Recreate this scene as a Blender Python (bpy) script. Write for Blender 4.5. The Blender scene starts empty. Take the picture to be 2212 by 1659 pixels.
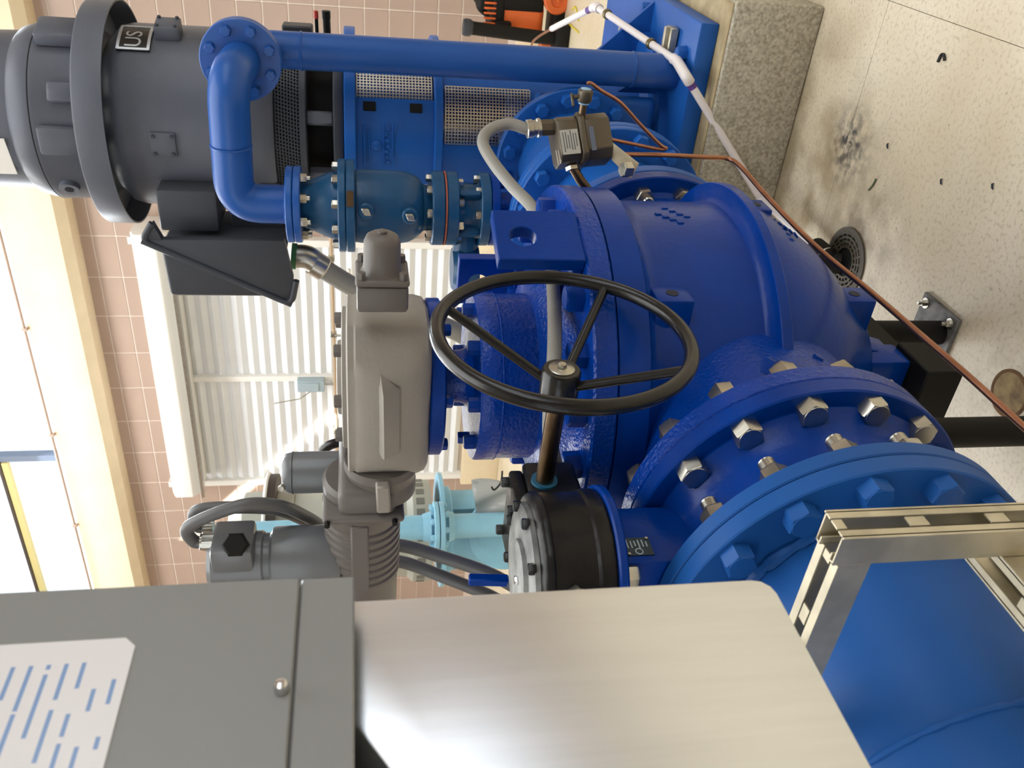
import bpy, bmesh, math, random
from mathutils import Vector as V, Matrix
random.seed(11)
PI = math.pi
sc = bpy.context.scene
COL = sc.collection

# ------------------------------------------------------------------ camera (phone held sideways: world up points to picture left)
F_PX, W_PX, H_PX = 1845.0, 2212.0, 1659.0
EYE = V((0, 0, 1.55))
_p, _r, _y = math.radians(10.09), math.radians(-0.6177), math.radians(33.527)
_fh = V((-math.sin(_y), math.cos(_y), 0)); _rh = V((math.cos(_y), math.sin(_y), 0)); _up = V((0, 0, 1))
FWD = _fh * math.cos(_p) - _up * math.sin(_p)
_u0 = _up * math.cos(_p) + _fh * math.sin(_p)
RGT = _rh * math.cos(_r) + _u0 * math.sin(_r)
UPV = _u0 * math.cos(_r) - _rh * math.sin(_r)
cam_d = bpy.data.cameras.new('camera')
cam = bpy.data.objects.new('camera', cam_d); COL.objects.link(cam)
m3 = Matrix((-UPV, RGT, -FWD)).transposed()
cam.matrix_world = Matrix.Translation(EYE) @ m3.to_4x4()
cam_d.sensor_fit = 'HORIZONTAL'; cam_d.sensor_width = 36.0; cam_d.lens = 36.0 * F_PX / W_PX
cam_d.clip_start = 0.02; cam_d.clip_end = 200
cam_d.dof.use_dof = True; cam_d.dof.focus_distance = 1.75; cam_d.dof.aperture_fstop = 10.0
sc.camera = cam

def ray(x, y):
    return FWD + RGT * ((H_PX / 2 - y) / F_PX) - UPV * ((x - W_PX / 2) / F_PX)
def PX(x, y, axis, val):            # survey helper: point of the photograph on a world plane (axis 0=X, 1=Y, 2=Z)
    d = ray(x, y); return EYE + d * ((val - EYE[axis]) / d[axis])
def AT(x, y, w):                    # the same at a distance along the view
    return EYE + ray(x, y) * w

# ------------------------------------------------------------------ world, light, exposure
wd = bpy.data.worlds.new('world'); sc.world = wd; wd.use_nodes = True
bg = wd.node_tree.nodes['Background']; bg.inputs[0].default_value = (0.86, 0.93, 1.0, 1); bg.inputs[1].default_value = 1.6
sc.view_settings.view_transform = 'Standard'; sc.view_settings.look = 'None'
sc.view_settings.gamma = 1.0; sc.view_settings.use_curve_mapping = False
sc.view_settings.exposure = 0.0

def area(name, loc, target, sx, sy, power, col):
    d = bpy.data.lights.new(name, 'AREA'); d.shape = 'RECTANGLE'; d.size = sx; d.size_y = sy; d.energy = power; d.color = col
    o = bpy.data.objects.new(name, d); COL.objects.link(o); o.location = loc
    o.rotation_euler = (V(target) - V(loc)).to_track_quat('-Z', 'Y').to_euler()
    return o
# clerestory daylight; the other four area lamps are added fill
area('daylight_clerestory', (-4.4, 7.50, 5.35), (-4.0, 3.0, 2.0), 8.5, 1.1, 400, (0.88, 0.94, 1.0))
area('added_front_fill', (-2.5, -3.85, 2.9), (-2.5, 3.0, 1.4), 7.0, 2.6, 24, (0.98, 0.98, 0.97))  # added lamp brightening the scene from behind the viewpoint
area('added_side_fill', (4.85, 1.5, 3.3), (0.0, 1.8, 1.6), 6.0, 1.8, 70, (0.98, 0.98, 0.96))  # added lamp filling from the unseen right side
area('added_roof_fill', (-0.7, 2.2, 6.1), (-0.7, 2.2, 0.0), 5.0, 5.0, 330, (0.96, 0.99, 1.0))  # added overhead lamp; the roof deck above has no opening
area('added_roof_fill_far', (-5.3, 5.0, 6.15), (-5.3, 5.9, 3.6), 4.5, 1.8, 300, (0.98, 0.98, 0.97))  # added lamp to brighten the beam and shutter hood
sun_d = bpy.data.lights.new('sun', 'SUN'); sun_d.energy = 40.0; sun_d.angle = 0.01; sun_d.color = (1.0, 0.95, 0.86)
sun = bpy.data.objects.new('sun', sun_d); COL.objects.link(sun); sun.location = (0, -6, 9)
SUN_DIR = V((1.02, 0.60, -1.0)).normalized()
sun.rotation_euler = SUN_DIR.to_track_quat('-Z', 'Y').to_euler()

# ------------------------------------------------------------------ materials
def lin(c):
    if isinstance(c, str):
        c = [int(c[i:i + 2], 16) / 255 for i in (0, 2, 4)]
    return tuple((v / 12.92 if v <= 0.04045 else ((v + 0.055) / 1.055) ** 2.4) for v in c) + (1.0,)
MATS = {}
def mat(name, col, rough=0.5, metal=0.0, coat=0.0, bump=None, mottle=None, spec=None, stretch=None, emit=None):
    if name in MATS: return MATS[name]
    m = bpy.data.materials.new(name); m.use_nodes = True; nt = m.node_tree; b = nt.nodes['Principled BSDF']
    c = lin(col); b.inputs['Base Color'].default_value = c; b.inputs['Roughness'].default_value = rough
    b.inputs['Metallic'].default_value = metal; b.inputs['Coat Weight'].default_value = coat; b.inputs['Coat Roughness'].default_value = 0.12
    if spec is not None: b.inputs['Specular IOR Level'].default_value = spec
    if emit: b.inputs['Emission Color'].default_value = lin(emit[0]); b.inputs['Emission Strength'].default_value = emit[1]
    tc = nt.nodes.new('ShaderNodeTexCoord'); mp = nt.nodes.new('ShaderNodeMapping'); nt.links.new(tc.outputs['Object'], mp.inputs[0])
    if stretch: mp.inputs['Scale'].default_value = stretch
    if mottle:
        n = nt.nodes.new('ShaderNodeTexNoise'); n.inputs['Scale'].default_value = mottle[0]; n.inputs['Detail'].default_value = 5; nt.links.new(mp.outputs[0], n.inputs['Vector'])
        r = nt.nodes.new('ShaderNodeValToRGB'); k = mottle[1]; c2 = lin(mottle[2]) if len(mottle) > 2 else None
        r.color_ramp.elements[0].position = 0.32; r.color_ramp.elements[1].position = 0.68
        r.color_ramp.elements[0].color = c2 or tuple(v * (1 - k) for v in c[:3]) + (1,)
        r.color_ramp.elements[1].color = tuple(min(1, v * (1 + k)) for v in c[:3]) + (1,)
        nt.links.new(n.outputs['Fac'], r.inputs[0]); nt.links.new(r.outputs[0], b.inputs['Base Color'])
    if bump:
        n = nt.nodes.new('ShaderNodeTexNoise'); n.inputs['Scale'].default_value = bump[0]; n.inputs['Detail'].default_value = 2.5; nt.links.new(mp.outputs[0], n.inputs['Vector'])
        bp = nt.nodes.new('ShaderNodeBump'); bp.inputs['Strength'].default_value = bump[1]; bp.inputs['Distance'].default_value = bump[2] if len(bump) > 2 else 0.003
        nt.links.new(n.outputs['Fac'], bp.inputs['Height']); nt.links.new(bp.outputs[0], b.inputs['Normal'])
    MATS[name] = m; return m

BLUE = mat('valve_blue_enamel', '003488', 0.28, coat=0.06, bump=(55, 0.30, 0.003), mottle=(9, 0.10), spec=.16)
BLUE_R = mat('rough_cast_blue_enamel', '003690', 0.22, coat=0.12, bump=(120, 0.6, 0.005), mottle=(9, 0.10), spec=.25)
BLUE_S = mat('smooth_spool_blue', '1a5196', 0.42, coat=0.0, bump=(140, 0.10, 0.001), mottle=(5, 0.06), spec=.22)
BLUE_P = mat('pipe_navy_blue', '1d4f98', 0.36, coat=0.04, bump=(180, 0.12, 0.001), mottle=(4, 0.06), spec=.3)
BLUE_D = mat('pump_blue', '1a58a8', 0.40, coat=0.04, bump=(60, 0.25, 0.002), mottle=(8, 0.08), spec=.25)
TEAL = mat('teal_blue_enamel', '15486f', 0.34, coat=0.1, bump=(45, 0.35, 0.003), mottle=(7, 0.12), spec=.3)
LBLUE = mat('pale_blue_paint', '86bad0', 0.45, bump=(60, 0.2, 0.002), mottle=(9, 0.06))
CHAR = mat('motor_charcoal_paint', '555963', 0.42, coat=0.03, bump=(55, 0.25, 0.002), mottle=(6, 0.08), spec=.3)
CHAR_D = mat('junction_box_charcoal', '3b3e44', 0.45, bump=(90, 0.2, 0.001), spec=.3)
BLACK = mat('black_enamel', '121212', 0.26, coat=0.08, bump=(40, 0.3, 0.002), spec=.4)
BLACK_W = mat('worn_black_paint', '181819', 0.33, coat=0.06, bump=(35, 0.5, 0.004), mottle=(14, 0.1, '0c0d0f'), spec=.25)
BLACK_M = mat('matt_black_steel', '161513', 0.55, spec=.2, bump=(60, 0.2, 0.001))
SCUFF = mat('scuffed_grey_plate', '8a8c8a', 0.5, bump=(25, 0.4, 0.002), mottle=(16, 0.2, '3c3e40'))
GREY_A = mat('actuator_grey_cast', '8f8a82', 0.55, bump=(120, 0.35, 0.002), mottle=(5, 0.06))
GREY_D = mat('actuator_dark_grey', '605b57', 0.5, bump=(120, 0.25, 0.001), mottle=(5, 0.06))
GREY_S = mat('actuator_satin_grey', '6a6d70', 0.32, coat=0.08, mottle=(4, 0.05))
CONDUIT = mat('grey_conduit_vinyl', '86847e', 0.45, bump=(220, 0.2, 0.001))
CONDUIT_D = mat('dark_conduit_vinyl', '5b5c5d', 0.42, bump=(200, 0.25, 0.001))
ZINC = mat('zinc_steel', 'b9b6ac', 0.30, metal=1.0, mottle=(30, 0.12))
CHROME = mat('bright_steel', 'd6d6d6', 0.18, metal=1.0)
GALV = mat('galvanised_steel', 'c4bda8', 0.42, metal=0.75, bump=(60, 0.1, 0.001), mottle=(22, 0.16))
SHAFT = mat('brown_steel_shaft', '6d5b48', 0.33, metal=1.0, mottle=(30, 0.15))
STAIN = mat('brushed_stainless', 'dfe3e8', 0.34, metal=1.0, bump=(90, 0.04, 0.0005), mottle=(3, 0.03), stretch=(1, 30, 1.5))
CAB = mat('cabinet_grey_enamel', '878a8b', 0.36, coat=0.0, bump=(130, 0.12, 0.0006))
COPPER = mat('copper_tube', 'a8765c', 0.36, metal=1.0, mottle=(20, 0.12))
BRASS = mat('brass', 'b08d45', 0.3, metal=1.0)
PVC = mat('white_pvc', 'e6dfdd', 0.4)
PURPLE = mat('purple_primer', '5d3c86', 0.5)
TAPE = mat('blue_thread_tape', '8fc0e6', 0.5)
BRONZE = mat('bronze_grey_cast', '5f574a', 0.42, metal=0.55, bump=(110, 0.3, 0.001))
PLATE = mat('nameplate_foil', 'b8bcbf', 0.35, metal=0.8)
WHITE = mat('white_enamel', 'e9e7e2', 0.45)
DARK = mat('black_void', '060607', 0.9)
RUBBER = mat('black_rubber', '151515', 0.6)
ORANGE = mat('orange_plastic', 'd9652a', 0.4)
CREAM = mat('cream_enamel', 'e8d8b8', 0.5, mottle=(4, 0.05))
TILE = mat('glazed_wall_tile', 'b09a8c', 0.32, coat=0.15, mottle=(1.2, 0.07))
GROUT = mat('wall_mortar', 'dccfc4', 0.8)
SLAT = mat('shutter_slat_white', 'e2e4e6', 0.5, mottle=(3, 0.04))
BOXBLUE = mat('pale_blue_switch_box', '9fb0b8', 0.45)
MESHM = mat('perforated_guard_steel', 'bdb8ad', 0.35, metal=1.0)
PALEGREEN = mat('old_grey_green_paint', 'a9aba0', 0.5)
TOOLRED = mat('red_tip', 'b03a32', 0.5)
YELLOW = mat('warning_yellow', 'd8c531', 0.5)
PRINTBLUE = mat('blue_print', '6f9ccb', 0.6)

# ------------------------------------------------------------------ mesh helpers
def orth(axis, ref=None):
    w = V(axis).normalized(); a = V(ref) if ref is not None else (V((0, 0, 1)) if abs(w.z) < 0.9 else V((0, 1, 0)))
    u = (a - w * a.dot(w)).normalized(); return u, w.cross(u), w
class G:
    def __init__(s): s.v = []; s.f = []
    def add(s, vs, fs):
        n = len(s.v); s.v += [V(p) for p in vs]; s.f += [tuple(i + n for i in f) for f in fs]; return s
    def lathe(s, o, axis, prof, seg=48, ref=None, cap0=True, cap1=True, loop=False, a0=0.0, a1=None):
        u, v, w = orth(axis, ref); o = V(o); full = a1 is None; a1 = a0 + 2 * PI if full else a1
        n = seg if full else seg + 1; vs = []; fs = []
        for r, h in prof:
            for k in range(n):
                a = a0 + (a1 - a0) * k / seg; vs.append(o + w * h + (u * math.cos(a) + v * math.sin(a)) * r)
        m = len(prof)
        for i in range(m if loop else m - 1):
            j = (i + 1) % m
            for k in range(seg):
                k2 = (k + 1) % n
                fs.append((i * n + k, i * n + k2, j * n + k2, j * n + k))
        if full and not loop:
            if cap0: fs.append(tuple(range(n - 1, -1, -1)))
            if cap1: fs.append(tuple((m - 1) * n + k for k in range(n)))
        elif not full and loop:
            fs.append(tuple(i * n for i in range(m))); fs.append(tuple(i * n + n - 1 for i in range(m - 1, -1, -1)))
        return s.add(vs, fs)
    def cyl(s, a, b, r, seg=32, r2=None, ch=0.0):
        a, b = V(a), V(b); L = (b - a).length; r2 = r if r2 is None else r2
        pr = [(r - ch, 0), (r, ch), (r2, L - ch), (r2 - ch, L)] if ch else [(r, 0), (r2, L)]
        return s.lathe(a, b - a, pr, seg)
    def ring(s, o, axis, ri, ro, h0, h1, seg=64, ch=0.0):
        pr = [(ri, h0), (ro - ch, h0), (ro, h0 + ch), (ro, h1 - ch), (ro - ch, h1), (ri, h1)] if ch else [(ri, h0), (ro, h0), (ro, h1), (ri, h1)]
        return s.lathe(o, axis, pr, seg, loop=True)
    def torus(s, o, axis, Rm, r, seg=64, ts=14, jit=0.0):
        u, v, w = orth(axis); o = V(o); vs = []; fs = []
        for i in range(seg):
            a = 2 * PI * i / seg; d = u * math.cos(a) + v * math.sin(a); rr = r * (1 + random.uniform(-jit, jit))
            for k in range(ts):
                b = 2 * PI * k / ts; vs.append(o + d * (Rm + rr * math.cos(b)) + w * rr * math.sin(b))
        for i in range(seg):
            for k in range(ts):
                fs.append((i * ts + k, ((i + 1) % seg) * ts + k, ((i + 1) % seg) * ts + (k + 1) % ts, i * ts + (k + 1) % ts))
        return s.add(vs, fs)
    def tube(s, pts, r, seg=14, caps=True, radii=None):
        pts = [V(p) for p in pts]; n = len(pts); vs = []; fs = []; t0 = (pts[1] - pts[0]).normalized(); u, v, _ = orth(t0)
        for i, p in enumerate(pts):
            t = (pts[min(i + 1, n - 1)] - pts[max(i - 1, 0)]).normalized()
            u = (u - t * u.dot(t)).normalized(); v = t.cross(u); rr = radii[i] if radii else r
            for k in range(seg):
                a = 2 * PI * k / seg; vs.append(p + (u * math.cos(a) + v * math.sin(a)) * rr)
        for i in range(n - 1):
            for k in range(seg):
                k2 = (k + 1) % seg; fs.append((i * seg + k, i * seg + k2, (i + 1) * seg + k2, (i + 1) * seg + k))
        if caps: fs.append(tuple(range(seg - 1, -1, -1))); fs.append(tuple((n - 1) * seg + k for k in range(seg)))
        return s.add(vs, fs)
    def box(s, c, size, ax=None):
        c = V(c); X, Y, Z = ax if ax else (V((1, 0, 0)), V((0, 1, 0)), V((0, 0, 1))); hx, hy, hz = [q / 2 for q in size]
        vs = [c + V(X) * (hx * i) + V(Y) * (hy * j) + V(Z) * (hz * k) for i in (-1, 1) for j in (-1, 1) for k in (-1, 1)]
        return s.add(vs, [(0, 1, 3, 2), (4, 6, 7, 5), (0, 4, 5, 1), (2, 3, 7, 6), (0, 2, 6, 4), (1, 5, 7, 3)])
    def span(s, lo, hi):
        lo, hi = V(lo), V(hi); return s.box((lo + hi) / 2, hi - lo)
    def prism(s, poly, vec):
        n = len(poly); vec = V(vec); vs = [V(p) for p in poly] + [V(p) + vec for p in poly]
        fs = [tuple(range(n - 1, -1, -1)), tuple(range(n, 2 * n))] + [(i, (i + 1) % n, n + (i + 1) % n, n + i) for i in range(n)]
        return s.add(vs, fs)
    def holed(s, c, ux, uy, w, h, t, hc, hr, seg=32):
        # rectangular plate (centre c, width w along ux, height h along uy, thickness t along normal) with a round hole
        ux, uy = V(ux).normalized(), V(uy).normalized(); nz = ux.cross(uy); c = V(c); ri = []; ro = []
        for k in range(seg):
            a = 2 * PI * k / seg; dx, dy = math.cos(a), math.sin(a); ri.append((hc[0] + dx * hr, hc[1] + dy * hr))
            tx = ((w / 2 if dx > 0 else -w / 2) - hc[0]) / dx if abs(dx) > 1e-6 else 1e9; ty = ((h / 2 if dy > 0 else -h / 2) - hc[1]) / dy if abs(dy) > 1e-6 else 1e9
            q = min(tx, ty); ro.append((hc[0] + dx * q, hc[1] + dy * q))
        for cx in (-w / 2, w / 2):
            for cy in (-h / 2, h / 2):
                k = min(range(seg), key=lambda i: (ro[i][0] - cx) ** 2 + (ro[i][1] - cy) ** 2); ro[k] = (cx, cy)
        vs = []
        for z in (-t / 2, t / 2):
            for lst in (ri, ro): vs += [c + ux * a + uy * b + nz * z for a, b in lst]
        fs = []
        for k in range(seg):
            q = (k + 1) % seg
            fs += [(k, seg + k, seg + q, q)[::-1], (2 * seg + k, 3 * seg + k, 3 * seg + q, 2 * seg + q), (seg + k, 3 * seg + k, 3 * seg + q, seg + q)[::-1], (k, 2 * seg + k, 2 * seg + q, q)]
        return s.add(vs, fs)
    def hexa(s, o, axis, af, h, ch=0.12, ref=None):
        r = af / math.sqrt(3); u, v, w = orth(axis, ref); o = V(o); vs = []; fs = []
        def ringv(rad, z, n=6):
            for k in range(n):
                a = 2 * PI * k / n; vs.append(o + w * z + (u * math.cos(a) + v * math.sin(a)) * rad)
        ringv(r, 0); ringv(r, h * (1 - ch)); ringv(r * 0.92, h)
        for i in range(2):
            for k in range(6): fs.append((i * 6 + k, i * 6 + (k + 1) % 6, (i + 1) * 6 + (k + 1) % 6, (i + 1) * 6 + k))
        fs.append(tuple(range(5, -1, -1))); fs.append(tuple(range(12, 18)))
        return s.add(vs, fs)

def wloc(p):
    q = V((0, 0, 0))
    while p is not None: q += p.location; p = p.parent
    return q
def to_mesh(g, name, bevel=0.0, seg=2, smooth=38, off=None):
    me = bpy.data.meshes.new(name); off = off or V((0, 0, 0))
    me.from_pydata([tuple(p - off) for p in g.v], [], g.f)
    bm = bmesh.new(); bm.from_mesh(me)
    bmesh.ops.remove_doubles(bm, verts=bm.verts, dist=1e-5)
    bmesh.ops.recalc_face_normals(bm, faces=bm.faces)
    if bevel > 0:
        es = [e for e in bm.edges if len(e.link_faces) == 2 and e.calc_face_angle(0) > 0.6]
        bmesh.ops.bevel(bm, geom=es, offset=bevel, segments=seg, profile=0.5, affect='EDGES', clamp_overlap=True)
    bm.to_mesh(me); bm.free()
    me.polygons.foreach_set('use_smooth', [True] * len(me.polygons))
    me.set_sharp_from_angle(angle=math.radians(smooth))
    return me
def part(g, name, m, parent=None, bevel=0.0, seg=2, smooth=38):
    me = to_mesh(g, name, bevel, seg, smooth, wloc(parent)); me.materials.append(m)
    o = bpy.data.objects.new(name, me); COL.objects.link(o); o.parent = parent
    return o
def inst(me, name, parent, pos, axis=(0, 0, 1), spin=0.0, ref=None):
    u, v, w = orth(axis, ref); rot = Matrix((u, v, w)).transposed() @ Matrix.Rotation(spin, 3, 'Z')
    o = bpy.data.objects.new(name, me); COL.objects.link(o); o.parent = parent
    o.location = V(pos) - wloc(parent); o.rotation_euler = rot.to_euler()
    return o
def root(name, loc, label, cat, group=None):
    o = bpy.data.objects.new(name, None); COL.objects.link(o); o.location = loc; o.empty_display_size = 0.05
    o['label'] = label; o['category'] = cat
    if group: o['group'] = group
    return o
def tag(o, label, cat, group=None):
    o['label'] = label; o['category'] = cat
    if group: o['group'] = group
    return o
def structure(o, label=None):
    o['kind'] = 'structure'
    if label: o['label'] = label
    return o
_bm = {}
def bolt_mesh(af, h, m, stud=0.0, sl=0.0, back=0.0, name='hex_bolt'):
    k = (af, h, m.name, stud, sl, back)
    if k not in _bm:
        g = G().hexa((0, 0, -back), (0, 0, 1), af, h + back)
        if stud: g.lathe((0, 0, h * 0.9), (0, 0, 1), [(stud, 0)] + [(stud * (0.94 if i % 2 else 1), sl * (i + 1) / 8) for i in range(7)] + [(stud * 0.8, sl)], 14)
        else: g.lathe((0, 0, h), (0, 0, 1), [(af * 0.47, 0), (af * 0.45, h * 0.05), (af * 0.3, h * 0.06)], 18)
        me = to_mesh(g, name); me.materials.append(m); _bm[k] = me
    return _bm[k]
def bolts(parent, name, me, o, axis, bc, n, phase=0.0, keep=None, ref=None, spin=None):
    u, v, w = orth(axis, ref); o = V(o); out = []
    for k in range(n):
        a = phase + 2 * PI * k / n; d = u * math.cos(a) + v * math.sin(a)
        if keep and not keep(d): continue
        out.append(inst(me, name, parent, o + d * bc, axis, spin=random.uniform(0, 1.0) if spin is None else spin))
    return out
def fillet(pts, rad, n=8):
    pts = [V(p) for p in pts]; out = [pts[0]]
    for i in range(1, len(pts) - 1):
        a, b, c = pts[i - 1], pts[i], pts[i + 1]; d1 = (a - b).normalized(); d2 = (c - b).normalized()
        r = rad[i - 1] if isinstance(rad, (list, tuple)) else rad
        ang = d1.angle(d2); t = min(r / max(math.tan(ang / 2), 1e-3), (a - b).length * 0.49, (c - b).length * 0.49)
        p0, p1 = b + d1 * t, b + d2 * t
        for k in range(n + 1):
            s = k / n; out.append(p0 * (1 - s) ** 2 + b * (2 * s * (1 - s)) + p1 * s ** 2)
    out.append(pts[-1]); return out
def smooth_path(pts, n=10):
    pts = [V(p) for p in pts]; q = [pts[0]] + pts + [pts[-1]]; out = []
    for i in range(1, len(q) - 2):
        p0, p1, p2, p3 = q[i - 1:i + 3]
        for k in range(n):
            t = k / n; out.append(0.5 * ((2 * p1) + (p2 - p0) * t + (2 * p0 - 5 * p1 + 4 * p2 - p3) * t * t + (3 * p1 - p0 - 3 * p2 + p3) * t ** 3))
    out.append(pts[-1]); return out
def text_part(body, size, depth, m, name, parent, pos, ux, uy, bend=None):
    cu = bpy.data.curves.new(name, 'FONT'); cu.body = body; cu.size = size; cu.extrude = depth; cu.align_x = 'CENTER'; cu.align_y = 'CENTER'
    ob = bpy.data.objects.new(name, cu); COL.objects.link(ob)
    dg = bpy.context.evaluated_depsgraph_get(); me = bpy.data.meshes.new_from_object(ob.evaluated_get(dg))
    bpy.data.objects.remove(ob); bpy.data.curves.remove(cu); me.name = name
    ux, uy = V(ux).normalized(), V(uy).normalized(); nz = ux.cross(uy); off = V(pos) - wloc(parent)
    for v in me.vertices:
        p = v.co.copy()
        if bend:                          # wrap on a cylinder of radius bend about the world vertical
            a = p.x / bend; v.co = off + ux * (math.sin(a) * (bend + p.z)) + nz * (math.cos(a) * (bend + p.z) - bend) + uy * p.y
        else: v.co = off + ux * p.x + uy * p.y + nz * p.z
    me.materials.clear(); me.materials.append(m)
    o = bpy.data.objects.new(name, me); COL.objects.link(o); o.parent = parent; return o
X_, Y_, Z_ = V((1, 0, 0)), V((0, 1, 0)), V((0, 0, 1))
# ------------------------------------------------------------------ the room
WY, WL, WR, WF, CZ = 7.65, -9.5, 5.0, -4.0, 6.25
def floor_material():
    m = bpy.data.materials.new('speckled_terrazzo_floor'); m.use_nodes = True; nt = m.node_tree; b = nt.nodes['Principled BSDF']; L = nt.links
    b.inputs['Roughness'].default_value = 0.42
    geo = nt.nodes.new('ShaderNodeNewGeometry')
    def noise(scale, det=3):
        n = nt.nodes.new('ShaderNodeTexNoise'); n.inputs['Scale'].default_value = scale; n.inputs['Detail'].default_value = det; L.new(geo.outputs['Position'], n.inputs['Vector']); return n.outputs['Fac']
    def ramp(src, p0, c0, p1, c1):
        r = nt.nodes.new('ShaderNodeValToRGB'); r.color_ramp.elements[0].position = p0; r.color_ramp.elements[0].color = c0
        r.color_ramp.elements[1].position = p1; r.color_ramp.elements[1].color = c1; L.new(src, r.inputs[0]); return r.outputs[0]
    def mix(f, a, b_):
        x = nt.nodes.new('ShaderNodeMixRGB'); L.new(f, x.inputs[0]); L.new(a, x.inputs[1])
        if isinstance(b_, tuple): x.inputs[2].default_value = b_
        else: L.new(b_, x.inputs[2])
        return x.outputs[0]
    W1, B0 = (1, 1, 1, 1), (0, 0, 0, 1)
    col = ramp(noise(2.2), 0.35, lin('cdbfa2'), 0.65, lin('dacfb8'))
    col = mix(ramp(noise(85), 0.50, B0, 0.70, (0.6, 0.6, 0.6, 1)), col, lin('b0a184'))
    col = mix(ramp(noise(80, 1), 0.68, B0, 0.78, (0.6, 0.6, 0.6, 1)), col, lin('7d7264'))
    def blot(p, rad, f, c, ns):
        d = nt.nodes.new('ShaderNodeVectorMath'); d.operation = 'DISTANCE'; L.new(geo.outputs['Position'], d.inputs[0]); d.inputs[1].default_value = p
        a = nt.nodes.new('ShaderNodeMapRange'); L.new(d.outputs['Value'], a.inputs[0]); a.inputs[1].default_value = 0.0; a.inputs[2].default_value = rad; a.inputs[3].default_value = 1.0; a.inputs[4].default_value = 0.0
        k = nt.nodes.new('ShaderNodeMath'); k.operation = 'MULTIPLY'; L.new(a.outputs[0], k.inputs[0]); L.new(ramp(noise(ns, 4), 0.40, B0, 0.62, W1), k.inputs[1])
        k2 = nt.nodes.new('ShaderNodeMath'); k2.operation = 'MULTIPLY'; L.new(k.outputs[0], k2.inputs[0]); k2.inputs[1].default_value = f; k2.use_clamp = True
        return k2.outputs[0], c
    for p, rad, f, c, ns in ((PX(1832, 315, 2, 0), 0.15, 1.5, '34363f', 30), (PX(1845, 330, 2, 0), 0.20, 0.4, '7d7568', 18), (PX(1850, 520, 2, 0), 0.30, 1.0, '7a6a54', 9),
                             (PX(1740, 440, 2, 0), 0.55, 0.9, '8d7a58', 6), (PX(1715, 200, 2, 0), 0.5, 0.7, '8d7a58', 6), (PX(2180, 850, 2, 0), 0.16, 0.8, '8a7350', 14)):
        fac, cc = blot(tuple(p), rad, f, c, ns); col = mix(fac, col, lin(cc))
    L.new(col, b.inputs['Base Color'])
    bp = nt.nodes.new('ShaderNodeBump'); bp.inputs['Strength'].default_value = 0.15; bp.inputs['Distance'].default_value = 0.002; L.new(noise(60), bp.inputs['Height']); L.new(bp.outputs[0], b.inputs['Normal'])
    return m
FLOORM = floor_material()
fl = structure(part(G().span((WL - .2, WF - .2, -0.25), (WR + .2, WY + .2, -0.012)), 'floor', mat('floor_joint_filler', '6f6350', 0.8)), 'cream speckled terrazzo floor with thin saw cut joints')
jx = [WL, -7.2, -4.8, -2.4, PX(2050, 47, 2, 0).x, 2.4, WR]; jy = [WF, -1.4, 0.9, PX(1856, 215, 2, 0).y, 4.6, WY]
for i in range(len(jx) - 1):
    for j in range(len(jy) - 1):
        part(G().span((jx[i] + .0008, jy[j] + .0008, -0.03), (jx[i + 1] - .0008, jy[j + 1] - .0008, 0.0)), 'floor_panel', FLOORM, fl)

# back wall of glazed block, built round the shutter opening and the clerestory window
wb = structure(part(G().span((WL - .2, WY - .010, 0), (WR + .2, WY + .25, 4.66)).span((WL - .2, WY + .012, 6.05), (WR + .2, WY + .25, CZ)).span((WL - .2, WY + .012, 4.66), (-9.2, WY + .25, 6.05)).span((0.2, WY + .012, 4.66), (WR + .2, WY + .25, 6.05)), 'wall_back', GROUT), 'pinkish glazed block wall behind the pumps')
CW, CH = 0.4128, 0.2029
tg = G().box((0, 0, 0), (CW - .009, 0.03, CH - .009)); tme = to_mesh(tg, 'tile', 0.004, 1); tme.materials.append(TILE)
DX0, DX1, DZ0, DZ1 = -6.27, -3.405, 0.44, 3.30
for i in range(-18, 4):
    for j in range(1, 21):
        cx = -1.345 + (i + .5) * CW; z = 0.064 + (j + .5) * CH
        if DX0 - .1 < cx < DX1 + .1 and DZ0 - .1 < z < DZ1 + .12: continue
        if z > 4.15: continue
        px = cam.matrix_world.inverted() @ V((cx, WY, z)); sx = W_PX / 2 + px.x / -px.z * F_PX; sy = H_PX / 2 - px.y / -px.z * F_PX
        if not (-90 < sx < 1300 and -120 < sy < 1330): continue
        o = bpy.data.objects.new('tile', tme); COL.objects.link(o); o.parent = wb; o.location = (cx, WY, z)
# the rest of the back wall carries the same tile as one surface of joints too far from view
structure(part(G().span((WL, WY - .03, 0), (WR, WY + .012, 0.2)).span((DX0 - .12, WY - .10, 0), (DX1 + .1, WY + .012, DZ0 - .02)), 'baseboard_back', CREAM, None, 0.01), 'cream coved base along the block wall')
structure(part(G().span((WL - .2, WF, 0), (WL, 4.6, CZ)).span((WL - .2, 6.25, 0), (WL, WY, CZ)).span((WL - .2, 4.6, 0), (WL, 6.25, 5.76)).span((WL - .2, 4.6, 6.12), (WL, 6.25, CZ)), 'wall_left', mat('painted_wall', 'a8988a', 0.7)), 'painted side wall with an added slit up high for the sun streak')  # slit added and placed so the sun lays a streak on the shutter
structure(part(G().span((WR, WF, 0), (WR + .2, -1.5, CZ)).span((WR, 4.5, 0), (WR + .2, WY, CZ)).span((WR, -1.5, 0), (WR + .2, 4.5, 1.6)).span((WR, -1.5, 4.2), (WR + .2, 4.5, CZ)), 'wall_right', mat('painted_wall', 'a8988a', 0.7)), 'painted wall with an added wide window')
structure(part(G().span((WL, WF - .2, 0), (WR, WF, 1.6)).span((WL, WF - .2, 4.2), (WR, WF, CZ)).span((WL, WF - .2, 1.6), (-6, WF, 4.2)).span((1.0, WF - .2, 1.6), (WR, WF, 4.2)), 'wall_front', mat('painted_wall', 'a8988a', 0.7)), 'painted wall behind the viewpoint with an added wide window')
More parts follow.
